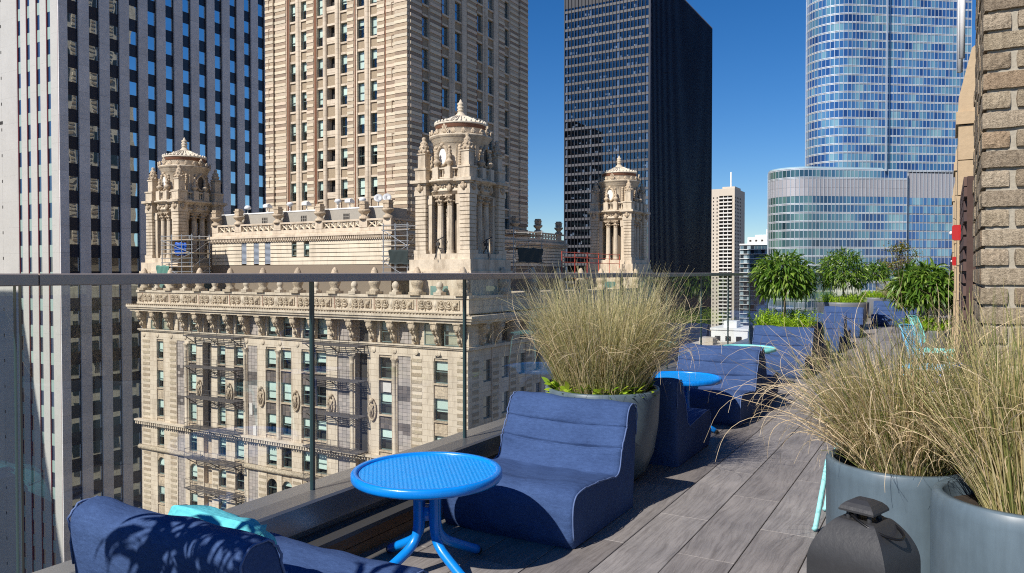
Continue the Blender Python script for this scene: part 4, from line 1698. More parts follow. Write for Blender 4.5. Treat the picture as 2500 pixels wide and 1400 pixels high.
# scroll brackets under the cornice
side = [(0, 0), (-.86, 0), (-.95, -.15), (-.96, -.42), (-.84, -.66), (-.62, -.86), (-.48, -1.02), (-.40, -1.25), (-.46, -1.42), (-.42, -1.62), (-.26, -1.80), (-.12, -1.98), (0, -2.05)]
bk = MB()
bk.box(-.40, .40, -1.0, 0, -.0, .13)
bk.prism(side, -.26, .26, 'x')
bk.prism([(-.05, -.06), (-.88, -.06), (-.90, -.42), (-.72, -.64), (-.3, -.6)], -.35, .35, 'x')
for s in (-1, 1):
    bk.lathe([(0, -.37), (.26, -.37), (.30, -.30), (.30, .30), (.26, .37), (0, .37)], 12)
    break
vs0 = len(bk.v) - 6 * 12
for i in range(vs0, len(bk.v)):
    x_, y_, z_ = bk.v[i]
    bk.v[i] = (z_, -.62 + x_, -.34 + y_)
bk.ball((0, -.86, -.45), .17, 8, 1.3)
bk.ball((-.18, -.66, -.80), .13, 8, 1.3)
bk.ball((.18, -.66, -.80), .13, 8, 1.3)
bk.ball((0, -.52, -1.42), .17, 8, 1.2)
bk.ball((0, -.30, -1.80), .13, 8, 1.3)
bkm = bk.mesh('scroll_bracket')
bkm.materials.append(m_cream2)
BX = [XL + .58 + 2.5783 * i for i in range(19)]
for x in BX:
    link('scroll_bracket', bkm, jb, loc=(x, FY + .1, -3.37))
ros = MB().lathe([(0, 0), (.14, .10), (.17, .02), (.24, .10), (.30, .02), (.30, -.02)], 14)
for i, (x_, y_, z_) in enumerate(ros.v):
    ros.v[i] = (x_, -z_, y_)
rom = ros.mesh('rosette')
rom.materials.append(m_cream)
for x in BX:
    link('rosette', rom, jb, loc=(x, FY - .02, -6.14))

# parapet with wreaths, lion heads and urns
par = MB()
FS.box(par, XL - .25, XR + .25, -2.39, -1.0, -.25, .25)
FS.box(par, XL - .35, XR + .35, -.999, -.74, -.38, .32)
FS.box(par, XL - .30, XR + .30, -2.395, -2.18, -.32, -.251)
FE.box(par, FY + .26, YN, -2.39, -1.0, -.25, .25)
FE.box(par, FY + .33, YN, -.999, -.74, -.38, .32)
par.build('parapet', m_cream, jb)
wr = MB().tube([(.27 * math.cos(a), 0, .27 * math.sin(a)) for a in [2 * PI * i / 14 for i in range(14)]], .075, 6, closed=True)
wr.ball((0, -.03, .05), .13, 8)
wr.tube([(-.38, 0, -.10), (-.30, -.05, -.36), (0, -.08, -.46), (.30, -.05, -.36), (.38, 0, -.10)], [.03, .06, .085, .06, .03], 6)
wr.box(-.42, -.34, -.06, .02, -.75, .2)
wrm = wr.mesh('wreath')
wrm.materials.append(m_cream2)
lh = MB()
lh.box(-.42, .42, -.05, .05, -.42, .42)
lh.ball((0, -.08, .0), .26, 10)
lh.ball((0, -.26, -.10), .12, 8)
lh.ball((-.2, -.1, .2), .1, 8)
lh.ball((.2, -.1, .2), .1, 8)
lh.ball((-.12, -.12, -.26), .1, 8)
lh.ball((.12, -.12, -.26), .1, 8)
lhm = lh.mesh('lion_head')
lhm.materials.append(m_cream2)
ov = MB().lathe([(0, -.10), (.16, -.07), (.19, 0), (.24, -.06), (.27, 0)], 14, sy=1.9)
for i, (x_, y_, z_) in enumerate(ov.v):
    ov.v[i] = (x_, z_, y_)
ovm = ov.mesh('oval_cartouche')
ovm.materials.append(m_cream)
urn = [(.52, 0), (.52, .18), (.44, .22), (.40, .34), (.52, .62), (.60, .86), (.58, 1.02), (.50, 1.08), (.52, 1.25), (.44, 1.42), (.46, 1.60), (.36, 1.82), (.30, 2.05), (.22, 2.18), (.16, 2.30), (0, 2.40)]
um = MB()
um.box(-.6, .6, -.6, .6, -.28, -.001)
um.lathe(urn, 14)
umm = um.mesh('beehive_urn')
umm.materials.append(m_cream2)
fm_ = MB()
fm_.box(-.42, .42, -.42, .42, -.28, -.001)
fm_.lathe([(.36, 0), (.36, .12), (.22, .20), (.30, .38), (.36, .58), (.30, .80), (.16, .96), (0, 1.02)], 12)
fmm = fm_.mesh('ball_finial')
fmm.materials.append(m_cream)
JX = [-84.55 + 5.17 * i for i in range(10)]
for i, x in enumerate(JX):
    link('beehive_urn', umm, jb, loc=(x if i else x + .2, FY - .02, -.46))
    link('lion_head', lhm, jb, loc=(x - .62 if i else x - .2, FY - .30, -1.62))
    MB().box(x + .10, x + .17, FY - .275, FY - .252, -2.6, -1.0).build('joint_strip', M('red_joint', (0.30, 0.13, 0.09), 0.8), jb)
    if i < 9:
        link('ball_finial', fmm, jb, loc=(x + 2.58, FY - .02, -.46))
        for dx in (.72, 1.52, 2.98, 3.78):
            link('wreath', wrm, jb, loc=(x + dx, FY - .29, -1.50))
        link('oval_cartouche', ovm, jb, loc=(x + 2.25, FY - .27, -1.62))
for k in range(8):
    link('beehive_urn', umm, jb, loc=(XR, FY + 6.2 + 6.0 * k, -.46))
# medallions
md = MB()
ring_ = [(.46 * math.cos(a), -.05, .98 * math.sin(a)) for a in [2 * PI * i / 20 for i in range(20)]]
md.tube(ring_, .10, 6, closed=True)
md.lathe([(0, -.10), (.36, -.04), (.44, .04)], 16, sy=2.1)
k0 = len(md.v) - 3 * 16
for i in range(k0, len(md.v)):
    x_, y_, z_ = md.v[i]
    md.v[i] = (x_, z_, y_)
md.ball((0, -.12, .98), .24, 8)
md.tube([(-.22, -.14, .5), (-.1, -.17, .2), (-.22, -.15, -.2), (-.06, -.15, -.6)], .07, 5)
md.tube([(.22, -.14, .5), (.1, -.17, .2), (.22, -.15, -.2), (.06, -.15, -.6)], .07, 5)
md.tube([(0, -.16, .5), (0, -.18, -.5)], .06, 5)
mdm = md.mesh('medallion')
mdm.materials.append(m_cream2)
for x in (-74.3, -69.25, -64.2, -59.0, -54.0, -48.65):
    link('medallion', mdm, jb, loc=(x, FY - .08, -12.1))
# wall plates and patches
MB().box(-43.4, -42.9, FY - .01, FY + .001, -6.5, -6.2).build('vent_opening', m_core, jb)
MB().box(-41.1, -40.4, FY - .01, FY + .001, -6.55, -6.3).build('vent_opening', m_core, jb)
for (a, b, z0, z1) in ((-66.2, -65.7, -14.2, -12.9), (-65.6, -65.1, -16.4, -15.3), (-47.4, -46.4, -10.2, -9.3)):
    MB().box(a, b, FY + .02, FY + .09, z0, z1).build('repair_patch', M('pale_patch', (0.62, 0.58, 0.53), 0.8, mottle=(2, .7, .5)), jb)

# fire escapes
def escape(x0, x1, rows, name='fire_escape'):
    e = sub(name, jb, ((x0 + x1) / 2, FY, -12))
    W = x1 - x0
    for z in rows:
        zz = z + 12
        pl = MB()
        y0, y1 = -1.32, -.12
        n = 7
        for i in range(n):
            yy = y0 + (y1 - y0) * i / (n - 1)
            pl.box(-W / 2, W / 2, yy - .03, yy + .03, zz - .035, zz)
        for i in range(6):
            xx = -W / 2 + W * i / 5
            pl.box(xx - .05, xx + .05, y0 - .05, y1 + .05, zz - .13, zz - .036)
        pl.box(-W / 2, W / 2, y0 - .09, y0 - .051, zz - .12, zz + .02)
        pl.build('platform', m_escape, e)
        rl = MB()
        for hh in (.45, .95):
            rl.tube([(-W / 2, y1, zz + hh), (-W / 2, y0, zz + hh), (W / 2, y0, zz + hh), (W / 2, y1, zz + hh)], .02, 4, smooth=False)
        for i in range(7):
            xx = -W / 2 + W * i / 6
            rl.bar((xx, y0, zz), (xx, y0, zz + .97), .025)
        rl.build('railing', m_escape, e)
        br = MB()
        for i in range(3):
            xx = -W / 2 + .4 + (W - .8) * i / 2
            br.bar((xx, y0, zz - .15), (xx, y1 + .1, zz - 1.0), .05)
            br.bar((xx, y1 + .06, zz - .15), (xx, y1 + .06, zz - 1.05), .04)
        br.build('bracket', m_iron, e)
    ld = MB()
    for a, b in zip(rows[:-1], rows[1:]):
        p0 = Vector((-W / 2 + 1.0, -.5, a + 12))
        p1 = Vector((W / 2 - 1.6, -.5, b + 12))
        for dy in (-.25, .25):
            ld.bar(p0 + Vector((0, dy, 0)), p1 + Vector((0, dy, 0)), .035)
        for k in range(9):
            q = p0.lerp(p1, (k + .5) / 9)
            ld.bar(q + Vector((0, -.25, 0)), q + Vector((0, .25, 0)), .03)
    return e


escape(-75.4, -67.0, [-5.75 - 3.485 * k for k in range(7)])
escape(-56.7, -49.3, [-5.75 - 3.485 * k for k in range(6)])

# east front (in shade)
we = MB()
ecols = [(59.6 + 3.35 * i, 61.2 + 3.35 * i) for i in range(14)]
ed = [FY + .71] + [q for c in ecols for q in c] + [YN - .5]
for i in range(0, len(ed), 2):
    FE.box(we, ed[i], ed[i + 1], -85, -3.24, 0, .61)
for ci, (a, b) in enumerate(ecols):
    z = -3.24
    for k, zt in enumerate([-3.4] + WT):
        FE.box(we, a, b, zt, z, .10, .61)
        h = 1.98 if k == 0 else WH
        if ci < 4 and k < 7:
            sash(jb, FE, (a + b) / 2, zt - h, b - a, h, .34)
        z = zt - h
    FE.box(we, a, b, -85, z, .1, .61)
we.build('east_wall', m_cream, jb)
eb = []
for s0 in (57.75, 61.35, 64.7, 68.05):
    for k in range(30):
        z1 = -6.75 - k * .68
        eb.append(FE.piece(s0, s0 + 1.0, z1 - .33, z1, -.035, .05))
pieces(jb, 'rough_block', eb, MATS['facade_block'], 0, 'rough_blocks_east')
for z0, z1, p in ((-2.98, -2.52, 1.1), (-3.24, -2.981, .85), (-5.70, -5.43, .25), (-17.0, -16.42, .55), (-20.1, -19.6, .3)):
    mb = MB()
    FE.box(mb, FY + .03, YN, z0, z1, -p, -.001)
    mb.build('east_cornice', m_cream, jb)
for i in range(18):
    o = link('scroll_bracket', bkm, jb, loc=(XR - .1, FY + 2.2 + 2.6 * i, -3.37))
    o.rotation_euler = (0, 0, PI / 2)

# penthouse between the cupolas
PX0, PX1, PY0, PY1 = -77.5, -49.8, 61.3, 102.3
PS = Face('S', PY0)
PE = Face('E', PX1)
ph = MB()
ph.box(PX0 + .3, PX1 - .3, PY0 + .3, PY1 - .3, -1, 6.2)
ph.box(PX0 + .05, PX1 - .05, PY0 + .05, PY1 - .05, -.99, 2.2)
ph.build('penthouse_core', M('joint_brown', (0.20, 0.16, 0.12), .9), jb)
crs, z = [], 2.22
opens = [(-72.31, -71.47, 2.4, 4.85), (-70.24, -69.39, 2.4, 4.85), (-68.38, -67.48, 2.4, 4.85), (-64.08, -63.32, 3.25, 4.6), (-62.2, -61.37, 3.25, 4.6)]
zs = [(2.22 + .445 * i, 2.22 + .445 * (i + 1)) for i in range(6)]
for z0, z1 in zs:
    segs = [(PX0, PX1)]
    for a, b, o0, o1 in opens:
        if o0 < z1 - .1 and o1 > z0 + .1:
            segs = [q for s in segs for q in ([(s[0], a), (b, s[1])] if s[0] < a < s[1] else [s])]
    for a, b in segs:
        n = max(1, round((b - a) / 3.2))
        for i in range(n):
            crs.append(PS.piece(a + (b - a) * i / n + .006, a + (b - a) * (i + 1) / n - .006, z0 + .035, z1 - .035, 0, .3))
    k = 12
    for i in range(k):
        crs.append(PE.piece(PY0 + .31 + (PY1 - PY0 - .31) * i / k, PY0 + .31 + (PY1 - PY0 - .31) * (i + 1) / k - .012, z0 + .035, z1 - .035, 0, .3))
pieces(jb, 'stone_course', crs, M('ashlar', (0.68, 0.60, 0.47), 0.7, var=.06, mottle=(.5, .8, .4), soot=(1.0, 0.35)), 300)
for a, b, z0, z1 in opens[:3]:
    q = sub('louvre', jb, ((a + b) / 2, PY0, z0))
    n = 18
    for i in range(n):
        zz = (z1 - z0) * i / n
        MB().prism([(.02, zz), (.14, zz + .10), (.14, zz + .13), (.02, zz + .03)], -(b - a) / 2, (b - a) / 2, 'x').build('slat', M('grey_louvre', (0.30, 0.34, 0.40), .5), q)
for a, b, z0, z1 in opens[3:]:
    sash(jb, PS, (a + b) / 2, z0, b - a, z1 - z0, .16, blind=.0 if a < -63 else .4)
pc = MB()
for z0, z1, p in ((4.90, 5.02, .12), (5.36, 5.60, .42), (5.60, 5.70, .30)):
    pc.box(PX0 - p, PX1 + p, PY0 - p, PY1 + p, z0, z1 - .001)
pc.box(PX0, PX1, PY0, PY1, 5.02, 5.36)
pc.build('penthouse_cornice', m_cream, jb)
dn = MB()
x = PX0 - .3
while x < PX1 + .3:
    dn.box(x, x + .14, PY0 - .33, PY0 - .002, 5.03, 5.35)
    x += .27
y = PY0
while y < PY1:
    dn.box(PX1 + .002, PX1 + .33, y, y + .14, 5.03, 5.35)
    y += .27
dn.build('penthouse_dentils', m_cream, jb, 'stuff')
pp = MB()
pp.box(PX0, PX1, PY0, PY0 + .35, 5.70, 6.18)
pp.box(PX1 - .35, PX1, PY0 + .351, PY1, 5.70, 6.18)
pp.box(PX0 - .08, PX1 + .08, PY0 - .08, PY0 + .40, 6.86, 7.05)
pp.box(PX1 - .40, PX1 + .08, PY0 + .401, PY1, 6.86, 7.05)
PFX = [-76.9, -72.87, -66.32, -59.86, -53.53, -50.3]
PFY = [PY0 + 6.5 * k for k in range(1, 7)]
for x in PFX:
    w = .55
    pp.box(x - w, x + w, PY0 - .06, PY0 + .34, 6.181, 6.859)
for y in PFY:
    pp.box(PX1 - .34, PX1 + .06, y - .55, y + .55, 6.181, 6.859)
pp.build('penthouse_parapet', m_cream, jb)
lat = []
for a, b in zip(PFX[:-1], PFX[1:]):
    a0, b0 = a + .56, b - .56
    n = max(2, round((b0 - a0) / .88))
    lt = MB()
    for i in range(n):
        s0, s1 = a0 + (b0 - a0) * i / n, a0 + (b0 - a0) * (i + 1) / n
        for (p, q) in (((s0 + .04, 6.2), (s1 - .04, 6.84)), ((s0 + .04, 6.84), (s1 - .04, 6.2))):
            lt.bar((p[0], PY0 + .14, p[1]), (q[0], PY0 + .14, q[1]), .085)
        lt.box(s1 - .05, s1 + .05, PY0 + .05, PY0 + .2, 6.181, 6.859)
    lt.build('lattice', M('lattice_stone', (0.68, 0.58, 0.44), .75), jb)
for a, b in zip([PY0] + PFY[:-1], PFY):
    a0, b0 = a + .56, b - .56
    n = 6
    lt = MB()
    for i in range(n):
        s0, s1 = a0 + (b0 - a0) * i / n, a0 + (b0 - a0) * (i + 1) / n
        lt.bar((PX1 - .14, s0 + .04, 6.2), (PX1 - .14, s1 - .04, 6.84), .085)
        lt.bar((PX1 - .14, s0 + .04, 6.84), (PX1 - .14, s1 - .04, 6.2), .085)
        lt.box(PX1 - .2, PX1 - .05, s1 - .05, s1 + .05, 6.181, 6.859)
    lt.build('lattice', MATS['lattice_stone'], jb)
pf = MB()
pf.lathe([(.56, 0), (.52, .22), (.34, .30), (.30, .42), (.36, .52), (.58, .72), (.66, .86), (.62, .98), (.36, 1.0), (.34, 1.06)], 14)
pf.box(-.36, .36, -.36, .36, 1.05, 1.5)
pf.box(-.42, .42, -.42, .42, 1.5, 1.62)
pf.box(-.32, .32, -.32, .32, 1.62, 1.85)
pfm = pf.mesh('fluted_finial')
pfm.materials.append(m_cream2)
for x in PFX:
    link('fluted_finial', pfm, jb, loc=(x, PY0 + .14, 7.05))
for y in PFY:
    link('fluted_finial', pfm, jb, loc=(PX1 - .14, y, 7.05))
sc = MB()
sc.box(PX0 + .5, PX1 - 1.3, PY0 + 1.1, PY0 + 1.4, 6.2, 8.30)
sc.box(PX1 - 1.6, PX1 - 1.3, PY0 + 1.401, 66, 6.2, 8.30)
sc.build('screen_wall', M('grey_stucco', (0.36, 0.33, 0.28), .9, fine=(3, .8, .5)), jb)
cp_ = MB()
cp_.box(PX0 + .45, PX1 - 1.25, PY0 + 1.05, PY0 + 1.45, 8.301, 8.45)
cp_.build('white_coping', M('white_metal', (0.75, 0.75, 0.73), .5), jb)
for x in (-69.6, -63.3, -56.9):
    g_ = MB()
    g_.box(x - .42, x + .42, PY0 + 1.07, PY0 + 1.098, 6.75, 7.85)
    o = g_.build('vent_grille', m_core, jb)
    bb = MB()
    for i in range(4):
        bb.box(x - .42 + .28 * i - .03, x - .42 + .28 * i + .03, PY0 + 1.04, PY0 + 1.069, 6.75, 7.85)
        bb.box(x - .42, x + .42, PY0 + 1.03, PY0 + 1.0399, 6.75 + .34 * i, 6.80 + .34 * i)
    bb.build('vent_bars', MATS['grey_stucco'], jb, 'stuff')

# ------------------------------------------------------------------ the tower
TX0, TX1, TY0, TY1, TZ = -73.05, -51.03, 66.0, 92.5, 58
TS, TE = Face('S', TY0), Face('E', TX1)
MB().box(TX0 + .8, TX1 - .8, TY0 + .8, TY1 - .3, 2, TZ - .5).build('tower_interior', m_core, jb)
tw = MB()
tw.box(TX0, TX0 + .79, TY0 + .81, TY1, 2, TZ)
tw.box(TX0 + .8, TX1 - .81, TY1 - .29, TY1, 2, TZ)
tw.box(TX0, TX1, TY0, TY1, TZ, TZ + 1)
TWT = [30.16 + 3.60 * k for k in range(-7, 8)]
tspan, tbrick, tblocks, tsm = MB(), [], [], []
S_COLS = [(-69.14, -68.18, 'w'), (-67.29, -66.35, 'w'), (-64.70, -63.72, 'w'), (-63.14, -61.86, 'r'), (-61.03, -59.97, 'w'), (-58.49, -57.40, 'w'), (-56.56, -55.55, 'w')]
E_COLS = [(68.30, 69.68, 'w'), (72.14, 73.66, 'w'), (74.83, 76.35, 'w'), (79.65, 81.09, 'w'), (82.27, 83.70, 'w'), (86.38, 87.67, 'w')]


def tower_side(F, s0, s1, cols, banded, dep, rev=False):
    ed = [s0] + [q for c in cols for q in c[:2]] + [s1]
    ins = .81 if F.k == 'E' else 0
    for i in range(0, len(ed), 2):
        a, b = ed[i], ed[i + 1]
        if i == 0 and F.k == 'E':
            a = a + .81
        F.box(tw, a, b, 2, TZ - .001, 0, .8)
    for a, b, ty in cols:
        prev = TZ
        for zt in reversed(TWT):
            h = 2.18 if ty == 'w' else 1.9
            if F.k == 'E':
                h = 2.26
            z0 = zt - h
            tbrick.append(F.piece(a, b, zt + .25, prev, .18, .75))
            F.box(tspan, a, b, zt, zt + .249, .10, .75)
            F.box(tspan, a - .03, b + .03, z0 - .22, z0 - .001, .04, .4)
            prev = z0 - .221
            if ty == 'w':
                sash(jb, F, (a + b) / 2, z0, b - a, h, .40)
            else:
                F.box(tspan, a, b, z0, z0 + .5, .02, .16)
                F.box(tspan, a, a + .04, z0, zt, .3, .78)
        tbrick.append(F.piece(a, b, 2, prev, .18, .75))
    # banded piers
    for (a, b, d) in banded:
        k = 0
        z = 2.0
        while z < TZ - 1:
            ph_ = k % 2
            f = F.piece(a, b, z + .02, z + .36, -d, .02)
            if ph_:
                tblocks.append(f)
            elif z > 8:
                f = F.piece(a, b, z + .015, z + .365, -d - .05, .02)
                tsm.append(f)
            z += .38
            k += 1


tower_side(TS, TX0, TX1, S_COLS, [(-73.0, -71.65, .30), (-71.6, -69.75, .05), (-66.30, -65.20, .05), (-59.93, -58.98, .05), (-55.5, -54.45, .05), (-54.10, -52.8, .18), (-52.78, -51.05, .34)], 0)
tower_side(TE, TY0, TY1, E_COLS, [(66.1, 68.1, .10), (69.75, 71.9, .05), (77.4, 79.5, .05), (84.9, 86.3, .05), (87.8, 90.0, .05), (90.2, 92.4, .25)], 0)
tw.build('tower_wall', m_cream, jb)
tspan.build('tower_trim', m_cream, jb)
pieces(jb, 'brick_spandrel', tbrick, M('tan_spandrel', (0.40, 0.31, 0.21), .85, fine=(5, .55, .7, (1, 1, 3)), bump=(6, .04, (1, 1, 3))), 300)
pieces(jb, 'brown_block', tblocks, m_brownblk, 300, 'brown_blocks')
pieces(jb, 'smooth_block', tsm, m_creamblk, 300, 'smooth_blocks')
# round shafts between windows, dark red-brown pipes beside the piers
for F, xs in ((TS, (-67.75, -63.42, -61.45, -57.0)), (TE, (74.25, 81.7))):
    for s in xs:
        mb = MB()
        c = F.loc(s, 0, .08)
        mb.lathe([(.30, 2), (.30, TZ - 1)], 10, c[0], c[1])
        mb.build('tower_shaft', m_cream, jb)
for F, xs in ((TS, (-69.5, -69.25, -65.0, -64.82, -58.75, -54.3)), (TE, (68.2, 72.0, 79.55))):
    for s in xs:
        mb = MB()
        F.box(mb, s - .07, s + .07, 2, TZ - 1, -.07, -.002)
        mb.build('brown_strip', M('red_brown_strip', (0.20, 0.085, 0.045), .8), jb)
# hooked key pattern on the corner piers
hk = []
for k in range(13):
    z = 8.2 + 3.6 * k
    hk += [TS.piece(-53.3, -53.22, z, z + 1.25, -.26, -.17), TS.piece(-53.3, -52.95, z + 1.25, z + 1.35, -.26, -.17), TS.piece(-72.4, -72.32, z, z + 1.25, -.37, -.29), TS.piece(-72.4, -72.1, z + 1.25, z + 1.35, -.37, -.29)]
pieces(jb, 'key_motif', hk, M('key_brown', (0.22, 0.15, 0.10), .85), 300)  # raised strips in one dark brown

ww = [(XL - .01, y, z, .1, 1.6, 2.1) for y in [60 + 3.4 * i for i in range(13)] for z in [-4.4 - 3.485 * k for k in range(14)]]
pieces(jb, 'west_window', ww, M('west_dark_glass', (0.03, 0.04, 0.045), .2), 300)
ww = [(TX0 - .01, y, z, .1, 1.5, 2.2) for y in (69, 72.3, 75.6, 79, 82.3, 85.6, 89) for z in [9 + 3.6 * k for k in range(13)]]
pieces(jb, 'west_tower_window', ww, MATS['west_dark_glass'], 300)
q = [(TX0 - .03, y, z, .1, .9, .38) for y in (67.2, 70.6, 73.9, 77.3, 80.6, 84, 87.3, 90.6) for z in [3 + .76 * k for k in range(70)]]
pieces(jb, 'west_brown_block', q, m_brownblk, 0, 'west_brown_blocks')

# ------------------------------------------------------------------ cupolas
m_cup = M('cupola_stone', (0.70, 0.595, 0.455), 0.7, mottle=(0.8, 0.7, 0.6), fine=(5.0, 0.7, 0.5), bump=(9, 0.03), soot=(1.3, 0.55))


def cupola_parts(t):
    """local, centred on the axis; z as built"""
    def B(name, mb, mat=m_cup):
        return mb.build(name, mat, t)
    b = MB()
    b.box(-3.5, 3.5, -3.65, 3.65, -1.0, 1.6)
    b.box(-3.66, 3.66, -3.81, 3.81, 1.6, 1.9)
    b.box(-3.5, 3.5, -3.65, 3.65, 1.9, 2.95)
    b.box(-3.2, 3.2, -3.3, 3.3, 2.95, 3.5)
    B('pedestal', b)
    q = MB()
    q.box(-1.0, 1.0, -3.67, -3.651, -.4, .45)
    q.box(3.501, 3.52, -1.0, 1.0, -.4, .45)
    B('pedestal_window', q, mirror_mat('teal_glass', [(0.10, 0.20, 0.19), (0.14, 0.25, 0.23)], .12))
    rz = [3.5 + .40 * i for i in range(14)]
    for sx in (-1, 1):
        for sy in (-1, 1):
            p = MB()
            cx, cy = sx * 2.5, sy * 2.6
            p.box(cx - .72, cx + .72, cy - .72, cy + .72, 3.5, 3.85)
            p.box(cx - .50, cx + .50, cy - .50, cy + .50, 3.85, 9.05)
            po = B('corner_pier', p)
            for i in range(13):
                z0 = 3.87 + .40 * i
                MB().box(cx - .60, cx + .60, cy - .60, cy + .60, z0 + .03, z0 + .36).build('stone_course', m_cup, po)
            # inner pilasters with capitals
            for dx, dy in ((-sx * .85, 0), (0, -sy * .85)):
                k = MB()
                k.box(cx + dx - .22, cx + dx + .22, cy + dy - .22, cy + dy + .22, 3.5, 8.2)
                k.box(cx + dx - .3, cx + dx + .3, cy + dy - .3, cy + dy + .3, 8.2, 9.05)
                k.build('pilaster', m_cup, po)
    # columns on the circle, fluted, with leafy capitals
    for a in (-PI / 2 - .22, -PI / 2 + .22, -.22, .22, PI / 2 - .22, PI / 2 + .22, PI - .22, PI + .22):
        cx, cy = 2.55 * math.cos(a), 2.65 * math.sin(a)
        c = MB()
        n = 28
        pr = [(.42, 3.5), (.42, 3.66), (.36, 3.72), (.40, 3.80), (.34, 3.88)]
        c.lathe(pr, 16, cx, cy)
        vs = []
        for (r, z) in ((.33, 3.88), (.325, 5.5), (.285, 8.05)):
            for i in range(n):
                rr = r * (1 - (.09 if i % 2 else 0))
                vs.append((cx + rr * math.cos(2 * PI * i / n), cy + rr * math.sin(2 * PI * i / n), z))
        c.add(vs, [(p * n + i, p * n + (i + 1) % n, (p + 1) * n + (i + 1) % n, (p + 1) * n + i) for p in range(2) for i in range(n)], False)
        co = B('column', c)
        k = MB()
        k.lathe([(.28, 8.05), (.34, 8.12), (.30, 8.2), (.36, 8.42), (.46, 8.52), (.36, 8.56), (.42, 8.75), (.58, 8.92)], 8, cx, cy)
        for i in range(8):
            aa = 2 * PI * i / 8
            k.ball((cx + .42 * math.cos(aa), cy + .42 * math.sin(aa), 8.48), .11, 6)
            k.ball((cx + .50 * math.cos(aa + .4), cy + .50 * math.sin(aa + .4), 8.82), .11, 6)
        k.box(cx - .52, cx + .52, cy - .52, cy + .52, 8.93, 9.05)
        k.build('capital', m_cream2, co)
    # inner dark core with doorway feeling
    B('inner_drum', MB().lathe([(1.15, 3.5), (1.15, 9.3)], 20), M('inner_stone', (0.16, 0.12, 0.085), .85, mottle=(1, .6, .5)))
    # entablature: ring plus corner blocks
    e = MB()
    e.lathe([(1.9, 9.06), (2.95, 9.06), (2.95, 9.35), (3.02, 9.37), (3.02, 9.5), (2.92, 9.52), (2.92, 10.0), (3.05, 10.06), (3.1, 10.2), (3.42, 10.28), (3.45, 10.45), (3.3, 10.5), (0, 10.52)], 48, sy=1.04)
    B('entablature', e)
    for sx in (-1, 1):
        for sy in (-1, 1):
            k = MB()
            cx, cy = sx * 2.5, sy * 2.6
            k.box(cx - .68, cx + .68, cy - .68, cy + .68, 9.055, 9.5)
            k.box(cx - .64, cx + .64, cy - .64, cy + .64, 9.5, 10.05)
            k.box(cx - .78, cx + .78, cy - .78, cy + .78, 10.05, 10.22)
            k.box(cx - .98, cx + .98, cy - .98, cy + .98, 10.22, 10.5)
            ko = B('corner_entablature', k)
            for dx, dy in ((0, sy), (sx, 0)):
                s = MB()
                s.ball((cx + dx * .70, cy + dy * .70, 9.72), .24, 8, 1.5)
                s.ball((cx + dx * .72, cy + dy * .72, 10.02), .2, 8)
                for tt in (-1, 1):
                    s.ball((cx + dx * .68 + tt * dy * .25, cy + dy * .68 + tt * dx * .25, 9.78), .13, 6, 1.6)
                s.build('shield', m_cream2, ko)
            # corner pedestal and finial on top
            f = MB()
            f.box(cx - .62, cx + .62, cy - .62, cy + .62, 10.501, 11.5)
            f.box(cx - .70, cx + .70, cy - .70, cy + .70, 11.5, 11.68)
            f.box(cx - .42, cx + .42, cy - .42, cy + .42, 11.68, 13.0)
            f.box(cx - .5, cx + .5, cy - .5, cy + .5, 13.0, 13.12)
            fo = B('corner_pedestal', f)
            g = MB()
            g.lathe([(.46, 13.12), (.52, 13.3), (.40, 13.5), (.46, 13.7), (.34, 13.95), (.36, 14.15), (.22, 14.3), (.16, 14.4), (.22, 14.52), (.16, 14.68), (0, 14.74)], 10, cx, cy)
            for i in range(8):
                aa = 2 * PI * i / 8
                g.ball((cx + .46 * math.cos(aa), cy + .46 * math.sin(aa), 13.32), .15, 6)
                g.ball((cx + .38 * math.cos(aa + .4), cy + .38 * math.sin(aa + .4), 13.72), .13, 6)
                g.ball((cx + .27 * math.cos(aa), cy + .27 * math.sin(aa), 14.1), .11, 6)
            g.build('carved_finial', m_cream2, fo)
    # frieze ornament round the ring
    fr = MB()
    for i in range(72):
        a = 2 * PI * i / 72
        fr.ball((2.93 * math.cos(a), 3.05 * math.sin(a), 9.78 + .08 * (i % 2)), .13, 6)
    fr.build('frieze_ornament', m_cream2, t, 'stuff')
    for a in (-PI / 2 - .26, -PI / 2 + .26, -.26, .26, PI / 2 - .26, PI / 2 + .26, PI - .26, PI + .26):
        s = MB()
        s.ball((3.02 * math.cos(a), 3.14 * math.sin(a), 9.62), .26, 8, 1.5)
        s.ball((3.02 * math.cos(a), 3.14 * math.sin(a), 9.98), .18, 8)
        B('shield', s, m_cream2)
    # balustrade on the ring
    bb = MB()
    bb.lathe([(2.75, 10.53), (3.0, 10.53), (3.0, 10.72), (2.75, 10.72)], 40, sy=1.04)
    bb.lathe([(2.75, 11.42), (2.72, 11.58), (3.04, 11.58), (3.02, 11.42), (2.75, 11.42)], 40, sy=1.04)
    B('balcony_rail', bb)
    bl_ = MB()
    for i in range(48):
        a = 2 * PI * i / 48
        bl_.lathe([(.07, 10.72), (.10, 10.95), (.055, 11.2), (.08, 11.42)], 6, 2.88 * math.cos(a), 2.99 * math.sin(a))
    bl_.build('balusters', m_cup, t, 'stuff')
    for a in (-PI / 2 - .24, -PI / 2 + .24, -.24, .24, PI / 2 - .24, PI / 2 + .24, PI - .24, PI + .24):
        cx, cy = 2.95 * math.cos(a), 3.06 * math.sin(a)
        u = MB()
        u.box(cx - .32, cx + .32, cy - .32, cy + .32, 10.53, 11.62)
        uo = B('urn_pedestal', u)
        MB().lathe([(.22, 11.62), (.14, 11.72), (.18, 11.8), (.36, 12.05), (.38, 12.2), (.2, 12.32), (.15, 12.5), (.24, 12.62), (.18, 12.78), (.1, 12.9), (.17, 13.0), (.1, 13.14), (0, 13.18)], 12, cx, cy).build('urn', m_cream2, uo)
    # drum
    d = MB()
